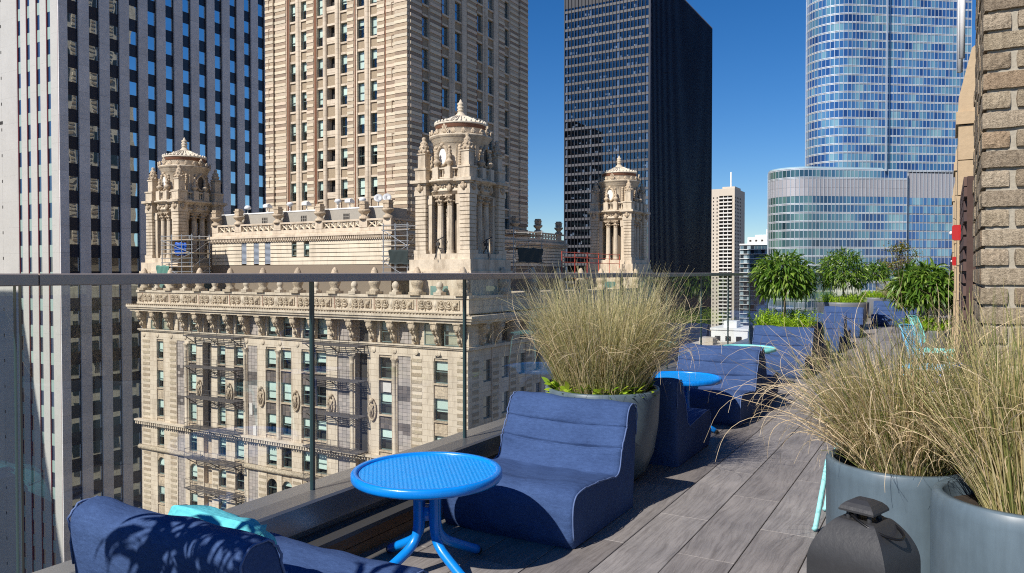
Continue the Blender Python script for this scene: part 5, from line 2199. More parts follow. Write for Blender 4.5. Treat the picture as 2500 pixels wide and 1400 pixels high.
    d.lathe([(2.72, 10.53), (2.72, 11.2), (2.62, 11.3), (2.62, 14.0), (2.72, 14.05), (2.72, 14.3), (2.85, 14.4), (2.88, 14.55), (3.05, 14.66), (3.05, 14.8), (2.4, 14.84)], 48)
    B('drum', d)
    for kq, a in enumerate((-PI / 2 - .12, .12, PI / 2, PI)):
        o = MB()
        ring2 = []
        n = 24
        for i in range(n):
            q = 2 * PI * i / n
            aa = a + .62 * math.cos(q) / 2.68
            ring2.append((2.70 * math.cos(aa), 2.70 * math.sin(aa), 12.75 + .92 * math.sin(q)))
        o.tube(ring2, .15, 6, closed=True)
        oo = B('oculus_frame', o, m_cream2)
        pn = MB()
        ring3 = [(2.655 * math.cos(a + .56 * math.cos(2 * PI * i / n) / 2.68), 2.655 * math.sin(a + .56 * math.cos(2 * PI * i / n) / 2.68), 12.75 + .84 * math.sin(2 * PI * i / n)) for i in range(n)]
        pn.add([(2.66 * math.cos(a), 2.66 * math.sin(a), 12.75)] + ring3, [(0, 1 + i, 1 + (i + 1) % n) for i in range(n)])
        pn.build('oculus_shutter', M('pale_shutter', (0.70, 0.68, 0.63), .7) if kq % 2 == 0 else m_recess, oo)
        s = MB()
        s.ball((2.72 * math.cos(a), 2.72 * math.sin(a), 13.78), .24, 8, .9)
        for sg in (-1, 1):
            for j in range(5):
                aa = a + sg * (.30 + .015 * j)
                s.ball((2.68 * math.cos(aa), 2.68 * math.sin(aa), 13.6 - .32 * j), .15, 6)
        s.build('oculus_carving', m_cream2, oo)
    for a in [PI / 4 * (2 * i + 1) + o_ for i in range(4) for o_ in (-.22, .22)]:
        p = MB()
        for sg in (-.13, .13):
            aa = a + sg
            c, s_n = math.cos(aa), math.sin(aa)
            p.bar((2.64 * c, 2.64 * s_n, 11.5), (2.64 * c, 2.64 * s_n, 13.75), .06)
        for j in range(9):
            p.ball((2.60 * math.cos(a), 2.60 * math.sin(a), 11.7 + .24 * j), .19, 6)
        B('relief_panel', p, m_cream2)
    # crown of anthemia
    for i in range(20):
        a = 2 * PI * i / 20 + .05
        big = i % 5 == 0
        m_ = MB()
        k = 1.75 if big else 1.0
        c, s_n = math.cos(a), math.sin(a)
        R_ = 2.98
        for j, (off, hh, r) in enumerate(((0, .52, .13), (-.13, .42, .10), (.13, .42, .10), (-.22, .26, .10), (.22, .26, .10), (0, .2, .16))):
            m_.tube([(R_ * c, R_ * s_n, 14.78), (R_ * c - off * k * s_n, R_ * s_n + off * k * c, 14.8 + hh * k)], [.05, r * (.8 if big else .8)], 6)
        B('anthemion', m_, m_cream2)
    u = MB()
    u.lathe([(2.38, 14.8), (2.38, 15.45), (2.42, 15.5)], 40)
    B('upper_drum', u)
    B('brown_band', MB().lathe([(2.43, 15.5), (2.46, 15.52), (2.46, 15.85), (2.50, 15.9)], 40), M('rust_band', (0.22, 0.10, 0.06), .8))
    dm = MB()
    dm.lathe([(2.46, 15.86), (2.56, 15.92), (2.56, 16.02), (2.2, 16.12), (1.7, 16.34), (1.2, 16.58), (.75, 16.82), (.6, 16.9)], 40)
    B('dome', dm, M('dome_stone', (0.68, 0.61, 0.50), .75, mottle=(1.5, .75, .5)))
    for i in range(32):
        a = 2 * PI * i / 32
        c, s_n = math.cos(a), math.sin(a)
        rb = MB()
        rb.tube([(2.50 * c, 2.50 * s_n, 16.04), (1.7 * c, 1.7 * s_n, 16.38), (.7 * c, .7 * s_n, 16.88)], [.08, .07, .05], 5)
        rb.ball((2.46 * c, 2.46 * s_n, 16.14), .12, 6, 1.4)
        if i % 4 == 0:
            rb.ball((1.5 * c, 1.5 * s_n, 16.52), .13, 6)
        rb.build('dome_rib', MATS['dome_stone'], t)
    B('spire_finial', MB().lathe([(.62, 16.85), (.55, 17.0), (.36, 17.2), (.26, 17.4), (.34, 17.45), (.34, 17.55), (.24, 17.6), (.36, 17.72), (.36, 17.85), (.22, 17.92), (.34, 18.05), (.32, 18.2), (.16, 18.3), (.10, 18.5), (0, 18.62)], 14), m_cup)


cup = sub('cupola', jb, (-41.25, 61.45, -.35))
cupola_parts(cup)
for loc in ((-82.75, 61.45, -.35), (-41.25, 102.4, -.35), (-82.75, 102.4, -.35)):
    c = copy_tree(cup, jb)
    c.location = Vector(loc) - wloc(jb)

# ------------------------------------------------------------------ white marble office tower
wb = thing('marble_tower', 'white marble office tower at the left with shaded piers and dark blue window strips', 'building', (-128, 80, -85), worldspace=True)
CX_, CY_, WZ = -106.13, 59.156, 62.0
WS, WE = Face('S', CY_), Face('E', CX_)
m_marble = M('white_marble', (0.50, 0.485, 0.455), 0.6, mottle=(.25, .86, .6), fine=(2.2, .88, .5))
m_marblep = M('shaded_veined_marble', (0.76, 0.735, 0.73), 0.6, var=.07, mottle=(.3, .8, .7), fine=(1.6, .78, .6))  # same marble, colour lightened to lift the shaded east piers
MB().box(-150, CX_ - .8, CY_ + .8, 100, -85, WZ - .5).build('interior', m_core, wb)
q = MB()
q.box(-150, -150 + .7, CY_ + .81, 100, -85, WZ - .4)
q.box(-150, CX_ - .81, 99.5, 100, -85, WZ - .4)
q.box(-150, CX_, CY_ + .3, 100, WZ - .39, WZ)
q.build('rear_wall', m_marble, wb)
m_wglass = mirror_mat('office_glass', [(0.012, 0.020, 0.045), (0.010, 0.018, 0.035), (0.018, 0.028, 0.06)], 0.80, 0.025, 0.01, (0.86, 0.97, 1.0))
m_navysp = M('navy_spandrel', (0.020, 0.026, 0.045), .25, spec=.5, var=.15)
m_greensp = M('green_spandrel', (0.30, 0.40, 0.37), .3, var=.08)
PIT = 3.79
ZT = [3.55 + PIT * k for k in range(-20, 15)]
ecol = [(60.39 + 3.046 * i, 61.95 + 3.046 * i) for i in range(13)]
ed = [CY_] + [q_ for c in ecol for q_ in c] + [100]
pan, back = [], MB()
for i in range(0, len(ed) - 1, 2):
    a, b = ed[i], ed[i + 1]
    WE.box(back, a + .03 + (.8 if i == 0 else 0), b - .03, -85, WZ - .4, .06, .79)
    for zt in ZT:
        pan.append(WE.piece(a, b, zt - PIT + .62, zt + .60, 0, .25))
pieces(wb, 'marble_panel', pan, m_marblep, 300, 'marble_panels')
back.build('pier_core', M('joint_grey', (0.16, 0.155, 0.15), .9), wb)
wf = MB()
wf.box(-.78, .78, .02, .06, 0, 2.02)
wfm = wf.mesh('window')
wfm.materials.append(m_iron)
wp = MB().add([(-.74, .0, .03), (.74, .0, .03), (.74, .0, 1.98), (-.74, .0, 1.98)], [(0, 1, 2, 3)])
wpm = wp.mesh('pane')
wpm.materials.append(m_wglass)
spn, cnt, wst = [], 0, MB()
rw2 = random.Random(3)
for a, b in ecol:
    for zt in ZT:
        spn.append(WE.piece(a + .02, b - .02, zt + .001, zt + PIT - 2.03, .42, .6))
        c = (CX_ - .40, (a + b) / 2, zt - 2.02)
        if px(c, 1.5) > 5 and cnt < 290:
            cnt += 1
            o = link('window', wfm, wb, loc=c)
            o.rotation_euler = (0, rw2.uniform(-.004, .004), PI / 2 + rw2.uniform(-.006, .006))
            link('pane', wpm, o)
        else:
            WE.box(wst, a + .02, b - .02, zt - 2.02, zt, .42, .6)
pieces(wb, 'navy_panel', spn, m_navysp, 300, 'navy_panels')
wst.build('lower_windows', m_wglass, wb, 'stuff')
# south front: blank marble, then four strips of tall windows between white fins
sc_ = [(-116.75, -115.80), (-114.33, -113.35), (-111.78, -110.75), (-109.19, -108.15)]
pan = []
lft = -150.0
for zt in ZT:
    for i in range(8):
        x0, x1 = lft + (-117.0 - lft) * i / 8, lft + (-117.0 - lft) * (i + 1) / 8
        pan.append(WS.piece(x0 + .008, x1 - .008, zt - PIT + .607, zt + .60, 0, .6))
pieces(wb, 'marble_slab', pan, m_marble, 300, 'marble_slabs')
fin = []
fe = [-117.0] + [v for s in sc_ for v in s] + [CX_]
for i in range(0, len(fe), 2):
    for zt in ZT:
        a, b = fe[i], fe[i + 1]
        if i == 0:
            a, b = -116.99, -116.76
        fin.append(WS.piece(a, b - (.251 if i == 8 else 0), zt - PIT + .607, zt + .60, 0, .6))
pieces(wb, 'marble_fin', fin, m_marble, 300, 'marble_fins')
MB().box(-117.0, CX_ - .26, CY_ + .25, CY_ + .7, -85, WZ - .45).build('strip_backing', M('joint_white', (0.45, 0.44, 0.42), .9), wb)
rl_ = MB()
for a, b in sc_:
    WS.box(rl_, a + .001, a + .10, -85, WZ - .45, .05, .24)
WS.box(rl_, CX_ - .25, CX_ - .20, -85, WZ - .45, -.01, -.001)
rl_.build('red_edge', M('dark_red_edge', (0.20, 0.04, 0.05), .6), wb)
nw, gs = [], []
for a, b in sc_:
    for zt in ZT:
        nw.append(WS.piece(a + .12, b - .05, zt - 2.1, zt, .18, .24))
        gs.append(WS.piece(a + .11, b - .04, zt + .001, zt + PIT - 2.101, .15, .24))
pieces(wb, 'narrow_window', nw, mirror_mat('south_office_glass', [(0.02, 0.04, 0.09), (0.015, 0.03, 0.06), (0.03, 0.06, 0.12)], .22, .006, .01), 300)
pieces(wb, 'green_panel', gs, m_greensp, 300)
hol = [WS.piece(-121.25, -121.0, zt - .3, zt + .15, -.003, .1) for zt in ZT]
pieces(wb, 'vent_hole', hol, m_core, 300)
MB().box(-121.7, -120.8, CY_ - .004, CY_ + .1, 23.2, 23.7).build('vent_grille', m_core, wb)

# ------------------------------------------------------------------ black steel and glass tower
kb = thing('black_tower', 'black steel and glass slab skyscraper with thin vertical mullions', 'building', (-130, 355, -85), worldspace=True)
KX0, KX1, KY0, KY1, KZ = -150.2, -110.05, 307.0, 404.0, 132.0
KS, KE = Face('S', KY0), Face('E', KX1)
m_blk = M('black_steel', (0.030, 0.032, 0.040), .45, metal=.0, spec=.4)
m_blk2 = M('black_mullion', (0.018, 0.020, 0.030), .5)
m_band = M('dark_bronze_band', (0.085, 0.085, 0.095), .5, var=.1)
m_kglass = glass_mat('smoked_glass', (0.60, 0.65, 0.72), 0.12)
m_kglass2 = mirror_mat('shade_side_glass', [(0.005, 0.006, 0.012), (0.008, 0.009, 0.016)], .03)  # side glass with the shade of the east face put into its colour
MB().box(KX0 + 4, KX1 - 1.0, KY0 + 4.5, KY1 - .5, -85, KZ - .1).build('core', M('office_core', (0.07, 0.075, 0.09), .9, mottle=(.25, .4, .9)), kb)
q = MB()
q.box(KX0, KX1, KY0 + .02, KY1, KZ - .09, KZ)
q.box(KX0, KX0 + .5, KY0 + .6, KY1, -85, KZ - .1)
q.box(KX0 + .51, KX1, KY1 - .49, KY1, -85, KZ - .1)
q.box(KX0, KX1, KY0 + .25, KY0 + .6, 119.5, KZ - .1)
q.box(KX1 - .9, KX1 - .45, KY0 + .61, KY1 - .5, -85, KZ - .1)
q.build('shell', m_blk, kb)
zb = [73.6 + 4.03 * k for k in range(-39, 12)]
bands = [KS.piece(KX0 + .3, KX1 - .3, z - .55, z + .55, .12, .5) for z in zb]
pieces(kb, 'spandrel_band', bands, m_band, 300)
slabs = MB()
for z in zb:
    slabs.box(KX0 + .5, KX1 - .95, KY0 + .51, KY0 + 4.4, z - .3, z + .3)
slabs.build('floor_slabs', M('slab_ceiling', (0.30, 0.30, 0.29), .9), kb, 'stuff')
nb = 24
bw_ = (KX1 - KX0 - .6) / nb
ms = [KS.piece(KX0 + .3 + bw_ * i - .10, KX0 + .3 + bw_ * i + .10, -85, KZ - .1, -.22, .115) for i in range(nb + 1)]
pieces(kb, 'mullion', ms, m_blk2, 300)
ne = 58
be = (KY1 - KY0 - .6) / ne
pieces(kb, 'side_mullion', [KE.piece(KY0 + .3 + be * i - .10, KY0 + .3 + be * i + .10, -85, KZ - .1, -.30, .115) for i in range(ne + 1)], M('shaded_side_mullion', (0.026, 0.032, 0.062), .4), 300)  # bluer copy of the front mullions, coloured for the shaded side
pieces(kb, 'corner_post', [KS.piece(KX0, KX0 + .28, -85, KZ - .1, -.05, .6), KS.piece(KX1 - .28, KX1, -85, KZ - .1, -.05, .6)], M('corner_steel', (0.10, 0.11, 0.13), .5), 300)
gl = []
for i in range(nb):
    for z in zb:
        if z < 118:
            gl.append(KS.piece(KX0 + .42 + bw_ * i, KX0 + .18 + bw_ * (i + 1), z + .56, z + 3.47, .30, .302))
pieces(kb, 'window', gl, m_kglass, 300, 'windows')
pieces(kb, 'side_band', [KE.piece(KY0 + .32, KY1 - .32, z - .5, z + .5, .10, .44) for z in zb], M('shaded_side_spandrel', (0.014, 0.016, 0.028), .5), 300)  # front bands again, much darker colour standing in for side shade
KEg = MB()
KE.box(KEg, KY0 + .4, KY1 - .4, -85, 119, .35, .44)
KEg.build('side_glazing', m_kglass2, kb)
# pale columns, blinds and lit ceilings seen behind the glass
m_wcol = M('white_column', (0.80, 0.80, 0.78), .8)
cl = []
for i in (0.35, 7.6, 15.4, 23.4):
    x = KX0 + .3 + bw_ * i
    for z in zb:
        if z < 116 and random.random() < .55:
            cl.append((x, KY0 + .75, z + 2.0, .85, .3, 2.8))
pieces(kb, 'white_column', cl, m_wcol, 300)
cl = []
rr3 = random.Random(12)
for k in range(170):
    z = rr3.choice([z for z in zb if -10 < z < 115])
    x = KX0 + 1 + rr3.uniform(0, 38)
    cl.append((x, KY0 + rr3.uniform(.6, 1.0), z + rr3.uniform(.9, 1.8), rr3.choice([.5, .8, 1.2]), .1, rr3.uniform(.5, 1.3)))
pieces(kb, 'blind', cl, m_wcol, 300)

# ------------------------------------------------------------------ curved blue glass tower with its podium
def path_flat_arc(A, e, nrm, Rr, flat_len, step):
    """points from the far right end of the flat, to the left, then round a half circle; returns pane list (centre, angle, width)"""
    out = []
    n = int(round(flat_len / step))
    for i in range(n):
        c = A + e * (flat_len * (n - i - .5) / n)
        out.append((c, math.atan2(e.y, e.x), flat_len / n, nrm))
    cen = A - nrm * Rr
    m = int(round(PI * Rr / step))
    for i in range(m):
        q = PI * (i + .5) / m
        d = nrm * math.cos(q) - e * math.sin(q)
        c = cen + d * Rr
        t = Vector((-d.y, d.x))
        out.append((c, math.atan2(t.y, t.x), PI * Rr / m * 1.002, d))
    return out, cen


gb = thing('glass_tower', 'tall blue mirror glass skyscraper with rounded end rising from a wider podium', 'building', (-20, 345, -85), worldspace=True)
e2 = Vector((0.797, 0.604)).normalized()
n2 = Vector((e2.y, -e2.x))


def blue_glass(name, green):
    m = bpy.data.materials.new(name)
    m.use_nodes = True
    nt = m.node_tree
    b = nt.nodes['Principled BSDF']
    rn = rnd_node(nt)
    pos = nd(nt, 'ShaderNodeNewGeometry').outputs['Position']
    sp = nd(nt, 'ShaderNodeSeparateXYZ')
    nt.links.new(pos, sp.inputs[0])
    dv = nd(nt, 'ShaderNodeMath', operation='MULTIPLY_ADD')
    dv.inputs[1].default_value = 1 / 3.463
    dv.inputs[2].default_value = 0.84
    nt.links.new(sp.outputs[2], dv.inputs[0])
    fl = nd(nt, 'ShaderNodeMath', operation='FLOOR')
    nt.links.new(dv.outputs[0], fl.inputs[0])
    cz = nd(nt, 'ShaderNodeCombineXYZ')
    nt.links.new(sp.outputs[0], cz.inputs[0])
    ml = nd(nt, 'ShaderNodeMath', operation='MULTIPLY')
    ml.inputs[1].default_value = 31.7
    nt.links.new(fl.outputs[0], ml.inputs[0])
    nt.links.new(ml.outputs[0], cz.inputs[1])
    f1 = noise(nt, .13, 2, .5, vec=cz.outputs[0])
    ad = nd(nt, 'ShaderNodeMath', operation='MULTIPLY_ADD')
    ad.inputs[1].default_value = 0.17
    nt.links.new(rn, ad.inputs[0])
    sb = nd(nt, 'ShaderNodeMath', operation='SUBTRACT')
    sb.inputs[1].default_value = 0.085
    nt.links.new(f1, sb.inputs[0])
    nt.links.new(sb.outputs[0], ad.inputs[2])
    c = ramp(nt, ad.outputs[0], [(.26, (0.010, 0.035, 0.14)), (.40, (0.022, 0.080, 0.26)), (.50, (0.05, 0.15, 0.34)), (.60, (0.12, 0.27, 0.39)), (.76, (0.25, 0.42, 0.47))])
    f = noise(nt, .035, 2, .5, vec=pos)
    k = ramp(nt, f, [(.38, (.55, .68, .70)), (.62, (1.15, 1.12, 1.1))])
    c = mixc(nt, c, k, .8, 'MULTIPLY')
    if green:  # dark green reflection painted in at the left, fading to the right
        gx = nd(nt, 'ShaderNodeMapRange')
        gx.inputs['From Min'].default_value = -62
        gx.inputs['From Max'].default_value = -22
        nt.links.new(sp.outputs[0], gx.inputs['Value'])
        gr = ramp(nt, ad.outputs[0], [(.25, (0.012, 0.03, 0.028)), (.45, (0.03, 0.075, 0.062)), (.6, (0.07, 0.14, 0.115)), (.8, (0.20, 0.30, 0.27))])
        c = mixc(nt, gr, c, gx.outputs[0])
    nt.links.new(c, b.inputs['Base Color'])
    b.inputs['Roughness'].default_value = .06
    b.inputs['Specular IOR Level'].default_value = 0.8
    b.inputs['IOR'].default_value = 1.6
    return m


m_tg = blue_glass('blue_mirror_glass', False)
m_tg2 = blue_glass('green_reflection_glass', True)
m_steel = M('bright_steel', (0.62, 0.66, 0.70), .28, metal=.6)
m_steel2 = M('steel_rail', (0.72, 0.75, 0.78), .3, metal=.3)


def glass_block(A, Rr, flat, z0, z1, st, first_limit, names, screen=None):
    panes, cen = path_flat_arc(A, e2, n2, Rr, flat, 1.62)
    nfl = int((z1 - z0) / st)
    bx, mul, scr = [], [], []
    for (c, a, w, d) in panes:
        for k in range(nfl):
            z = z0 + st * k
            if screen and screen[0] <= z < screen[1]:
                scr.append((c.x - d.x * .05, c.y - d.y * .05, z + st / 2, w - .12, .1, st - .06, a))
                continue
            bx.append((c.x, c.y, z + st * .5 + .28, w - .12, .06, st - .62, a))
        e_ = c + Vector((math.cos(a), math.sin(a))) * (w / 2) + d * .10
        mul.append((e_.x, e_.y, (z0 + z1) / 2, .20, .26, z1 - z0, a))
    pieces(gb, names[0], bx, m_tg2 if screen else m_tg, first_limit, names[0] + 's')
    pieces(gb, names[1], mul, m_steel, 300)
    if scr:
        pieces(gb, 'metal_screen', scr, M('grey_screen', (0.40, 0.39, 0.41), .5, metal=.3, var=.05), 300)
    # floor rails: two thin bright lines and a dark gap, following the plan
    line = [(c + d * .06, d) for (c, a, w, d) in panes]
    for k in range(nfl + 1):
        z = z0 + st * k
        if screen and screen[0] + .1 < z < screen[1] - .1:
            continue
        mb = MB()
        for zz, hh in ((.0, .24), (.42, .26)):
            vs, fs = [], []
            pts = []
            for (c, a, w, d) in panes:
                t = Vector((math.cos(a), math.sin(a)))
                pts.append((c + t * w / 2, c - t * w / 2, d))
            for p, q, d in pts:
                o = len(vs)
                for s_, zq in ((.02, zz), (.12, zz), (.12, zz + hh), (.02, zz + hh)):
                    vs.append((p.x + d.x * s_, p.y + d.y * s_, z + zq))
                for s_, zq in ((.02, zz), (.12, zz), (.12, zz + hh), (.02, zz + hh)):
                    vs.append((q.x + d.x * s_, q.y + d.y * s_, z + zq))
                fs += [(o, o + 4, o + 5, o + 1), (o + 1, o + 5, o + 6, o + 2), (o + 2, o + 6, o + 7, o + 3)]
            mb.add(vs, fs)
        mb.build('floor_rail', m_steel2, gb)
    body = [tuple(c - d * .12) for (c, a, w, d) in panes]
    first = panes[0][0] + e2 * (panes[0][2] / 2) - n2 * .12
    poly = [tuple(first)] + body + [tuple(A + e2 * flat - n2 * (2 * Rr - .12))]
    MB().prism(poly[::-1], z0 - .4, z1, 'z').build('inner_body', M('dark_slab_edges', (0.05, 0.06, 0.075), .4), gb)


PA = Vector((-32.8, 329.2))
glass_block(PA - n2 * 2.0, 11.5, 52, 42.3, 131, 3.46, 300, ('glass_pane', 'steel_fin'))
PB = Vector((-47.6, 320.2)) + n2 * 1.2
glass_block(PB, 11.5, 40.5, -30.6, 42.2, 3.466, 300, ('podium_pane', 'podium_fin'), (31.5, 38.6))
PC = PB + e2 * 40.7 - n2 * 1.6
bx, mu = [], []
for i in range(20):
    c = PC + e2 * (1.62 * (i + .5))
    for k in range(20):
        z = -30.6 + 3.466 * k
        if 31.5 <= z < 38.6:
            continue
        bx.append((c.x, c.y, z + 1.733 + .28, 1.5, .06, 2.85, math.atan2(e2.y, e2.x)))
    mu.append((c.x + n2.x * .1 + e2.x * .81, c.y + n2.y * .1 + e2.y * .81, 5.8, .13, .26, 72.8, math.atan2(e2.y, e2.x)))
pieces(gb, 'wing_pane', bx, m_tg, 300)
pieces(gb, 'wing_fin', mu, m_steel, 300)
q0, q1 = PC - n2 * .1, PC + e2 * 34 - n2 * .1
MB().prism([tuple(q1 - n2 * 12), tuple(q0 - n2 * 12), tuple(q0), tuple(q1)], -85, 42.1, 'z').build('wing_body', MATS['grey_screen'], gb)
q0 = PB - n2 * 24
MB().prism([tuple(PB + e2 * 40 - n2 * 24), tuple(PB - e2 * 6 - n2 * 20), tuple(PB - e2 * 6 - n2 * 2), tuple(PB + e2 * 40 - n2 * 2)], -85, -31, 'z').build('base', MATS['grey_screen'], gb)
q = Vector((-20.8, 335.7)) - n2 * 1.75
pieces(gb, 'corner_fin', [(q.x, q.y, 86, .5, .7, 88, math.atan2(e2.y, e2.x))], m_steel, 300)
# terrace glass rim at the podium top
tr_, cen_ = path_flat_arc(PB, e2, n2, 11.3, 30, 1.62)
mb = MB()
for (c, a, w, d) in tr_:
    t = Vector((math.cos(a), math.sin(a)))
    p, q = c + t * w / 2, c - t * w / 2
    mb.add([(p.x, p.y, 42.2), (q.x, q.y, 42.2), (q.x, q.y, 43.4), (p.x, p.y, 43.4)], [(0, 1, 2, 3)])
mb.build('terrace_glass', M('rim_glass', (0.35, 0.50, 0.58), .1), gb)

# ------------------------------------------------------------------ far apartment tower and lower blocks
ab = thing('apartment_tower', 'far beige apartment tower with stacked white balconies and a roof mast', 'building', (-183, 720, -85), worldspace=True)
AS = Face('S', 705.0)
m_beige = M('beige_concrete', (0.56, 0.49, 0.40), .85, mottle=(.1, .85, .5))
MB().box(-196, -170.4, 706.5, 745, -85, 79.0).build('block', m_beige, ab)
q = MB()
q.box(-196, -184.6, 705, 706.49, -85, 79.0)
q.box(-184.59, -170.4, 705, 706.49, 72.5, 79.0)
q.box(-172.6, -170.4, 705, 706.49, -85, 72.49)
q.box(-183.5, -172, 712, 735, 79.01, 81.5)
q.build('front_wall', m_beige, ab)
MB().box(-184.55, -172.65, 706.3, 706.48, -85, 72.4).build('balcony_recess', m_core, ab)
MB().box(-176.2, -175.1, 712, 713, 81.5, 95).build('mast', m_wcol, ab)
zz = [70.5 - 3.38 * k for k in range(46)]
pieces(ab, 'balcony', [AS.piece(-184.5, -172.7, z - 1.05, z + .1, -1.0, .9) for z in zz], M('balcony_white', (0.66, 0.63, 0.58), .7, var=.06), 300)
pieces(ab, 'divider', [AS.piece(x - .15, x + .15, -85, 72, -.5, 1.2) for x in (-180.6, -176.6)], m_wcol, 300)
pieces(ab, 'window', [AS.piece(x, x + 1.1, z - .4, z + 1.1, -.02, .1) for z in zz for x in (-190.4, -187.0)], m_core, 300)
sd = [(-170.35, y, z + .3, .1, 2.2, 1.5) for z in zz for y in (709, 715, 721, 727)]
pieces(ab, 'side_window', sd, m_core, 300)

lb_ = thing('glass_apartment_block', 'lower glass and white apartment block between the beige tower and the blue podium', 'building', (-110, 545, -85), worldspace=True)
LS = Face('S', 530.0)
MB().box(-124.4, -96, 530.4, 560, -85, 20.2).build('block', M('pale_concrete', (0.42, 0.45, 0.46), .8), lb_)
MB().box(-124.6, -96, 529.6, 560.2, 20.21, 21.2).build('roof_edge', m_wcol, lb_)
q = MB()
q.box(-121.4, -96, 540, 556, 21.21, 26.0)
q.box(-116.5, -96, 541, 556, 26.01, 27.6)
q.box(-109.0, -96, 541.5, 556, 27.61, 31.5)
q.build('penthouse', m_wcol, lb_)
rl2 = random.Random(21)
gl, fr = [], []
for k in range(30):
    z = 17.2 - 3.15 * k
    for i in range(12):
        x = -124.2 + 2.35 * i
        gl.append(LS.piece(x + .12, x + 2.22, z + .25, z + 2.85, .1, .39))
    fr.append(LS.piece(-124.4, -96, z - .1, z + .2, -.9, .4))
pieces(lb_, 'window', gl, M('city_window', (0.1, 0.15, 0.2), .15, spec=.8, alt=[(0.02, 0.03, 0.04), (0.10, 0.16, 0.20), (0.30, 0.38, 0.42), (0.015, 0.02, 0.03), (0.05, 0.09, 0.12)]), 300, 'windows')
pieces(lb_, 'floor_edge', fr, m_wcol, 300)
pieces(lb_, 'upper_window', [(x, 539.98, 23.6, 1.6, .06, 1.5) for x in (-119.5, -115.5, -111.5, -107.5)], m_core, 300)

for (x0, x1, y0, y1, z1, lab, mt) in ((-63, -52, 232, 246, -16.2, 'low white flat roofed block seen through the glass below the beige tower', m_wcol), (-66, -50, 216, 231, -20.3, 'low beige building with small dark windows, seen through the glass', m_beige)):
    t = thing('low_building', lab, 'building', ((x0 + x1) / 2, (y0 + y1) / 2, -85), worldspace=True)
    MB().box(x0, x1, y0, y1, -85, z1).build('block', mt, t)
    q = MB()
    q.box(x0 - .3, x1 + .3, y0 - .3, y1 + .3, z1 + .001, z1 + .6)
    q.box(x0 + 3, x0 + 7, y0 + 3, y0 + 8, z1 + .601, z1 + 2.6)
    q.build('roof_edge', mt, t)
    pieces(t, 'window', [(x0 + 2 + 3.2 * i, y0 - .02, z1 - 2.6 - 3.6 * k, 1.7, .08, 1.5) for i in range(int((x1 - x0) / 3.2)) for k in range(12)], m_core, 300)

# ------------------------------------------------------------------ neighbours outside the frame (they shade and mirror)
for (x0, x1, y0, y1, z1, lab) in ((-176, -127, -34, 20, 34.3, 'grey office block south of the marble tower, outside the frame'),
                                  (-335, -237, 62, 120, 112, 'dark office tower west of the marble tower, outside the frame')):
    t = thing('office_block', lab, 'building', ((x0 + x1) / 2, (y0 + y1) / 2, -85), worldspace=True)
    MB().box(x0, x1, y0, y1, -85, z1).build('block', M('dark_stone', (0.12, 0.11, 0.10), .8), t)
    q = []
    for k in range(int((z1 + 80) / 4)):
        q.append(((x0 + x1) / 2, y1 + .02, z1 - 3 - 4 * k, x1 - x0 - 4, .1, 1.8))
        q.append((x1 + .02, (y0 + y1) / 2, z1 - 3 - 4 * k, .1, y1 - y0 - 4, 1.8))
    pieces(t, 'window_band', q, mirror_mat('lantern_glass', [(0.012, 0.012, 0.014)], .06), 300)

# ------------------------------------------------------------------ things on the roofs
m_galv = M('galvanised_tube', (0.42, 0.44, 0.46), .4, metal=.6)
m_board = M('scaffold_board', (0.40, 0.30, 0.19), .85, var=.2)


def scaffold(x0, x1, y0, y1, z0, lifts, label, nx=3, orange=True):
    t = thing('scaffold', label, 'scaffold', ((x0 + x1) / 2, (y0 + y1) / 2, z0), 'tube scaffolds round the cupolas', worldspace=True)
    H = 1.55 * lifts + 1.0
    for i in range(nx):
        x = x0 + (x1 - x0) * i / (nx - 1)
        for y in (y0, y1):
            MB().bar((x, y, z0), (x, y, z0 + H), .055, 6).build('pole', m_galv, t)
    for k in range(lifts + 1):
        z = z0 + .3 + 1.55 * k
        mb = MB()
        for y in (y0, y1):
            for dz in (0, .5, 1.0):
                if z + dz < z0 + H:
                    mb.bar((x0 - .2, y, z + dz), (x1 + .2, y, z + dz), .045, 5)
        for i in range(nx):
            x = x0 + (x1 - x0) * i / (nx - 1)
            mb.bar((x, y0 - .15, z), (x, y1 + .15, z), .045, 5)
        mb.build('ledger', m_galv, t)
        if k:
            for j in range(4):
                yy = y0 + (y1 - y0) * j / 4
                MB().box(x0 - .3, x1 + .3, yy + .02, yy + (y1 - y0) / 4 - .02, z + .05, z + .11).build('board', m_board, t)
    db = MB()
    for k in range(lifts):
        z = z0 + .3 + 1.55 * k
        s = k % 2
        db.bar((x0 if s else x1, y0 - .06, z), (x1 if s else x0, y0 - .06, z + 1.55), .04, 5)
        db.bar((x1 + .06, y0, z), (x1 + .06, y1, z + 1.55), .04, 5)
    db.build('diagonal_brace', m_galv, t)
    return t


scaffold(-48.6, -45.6, 58.6, 60.6, .6, 3, 'tube scaffold left of the nearest cupola, by the penthouse corner')
scaffold(-44.0, -40.5, 70.5, 77.0, .6, 3, 'tube scaffold right of the nearest cupola in shade')
scaffold(-81.0, -75.6, 57.0, 59.4, .2, 3, 'tube scaffold with boards round the left cupola', 4)


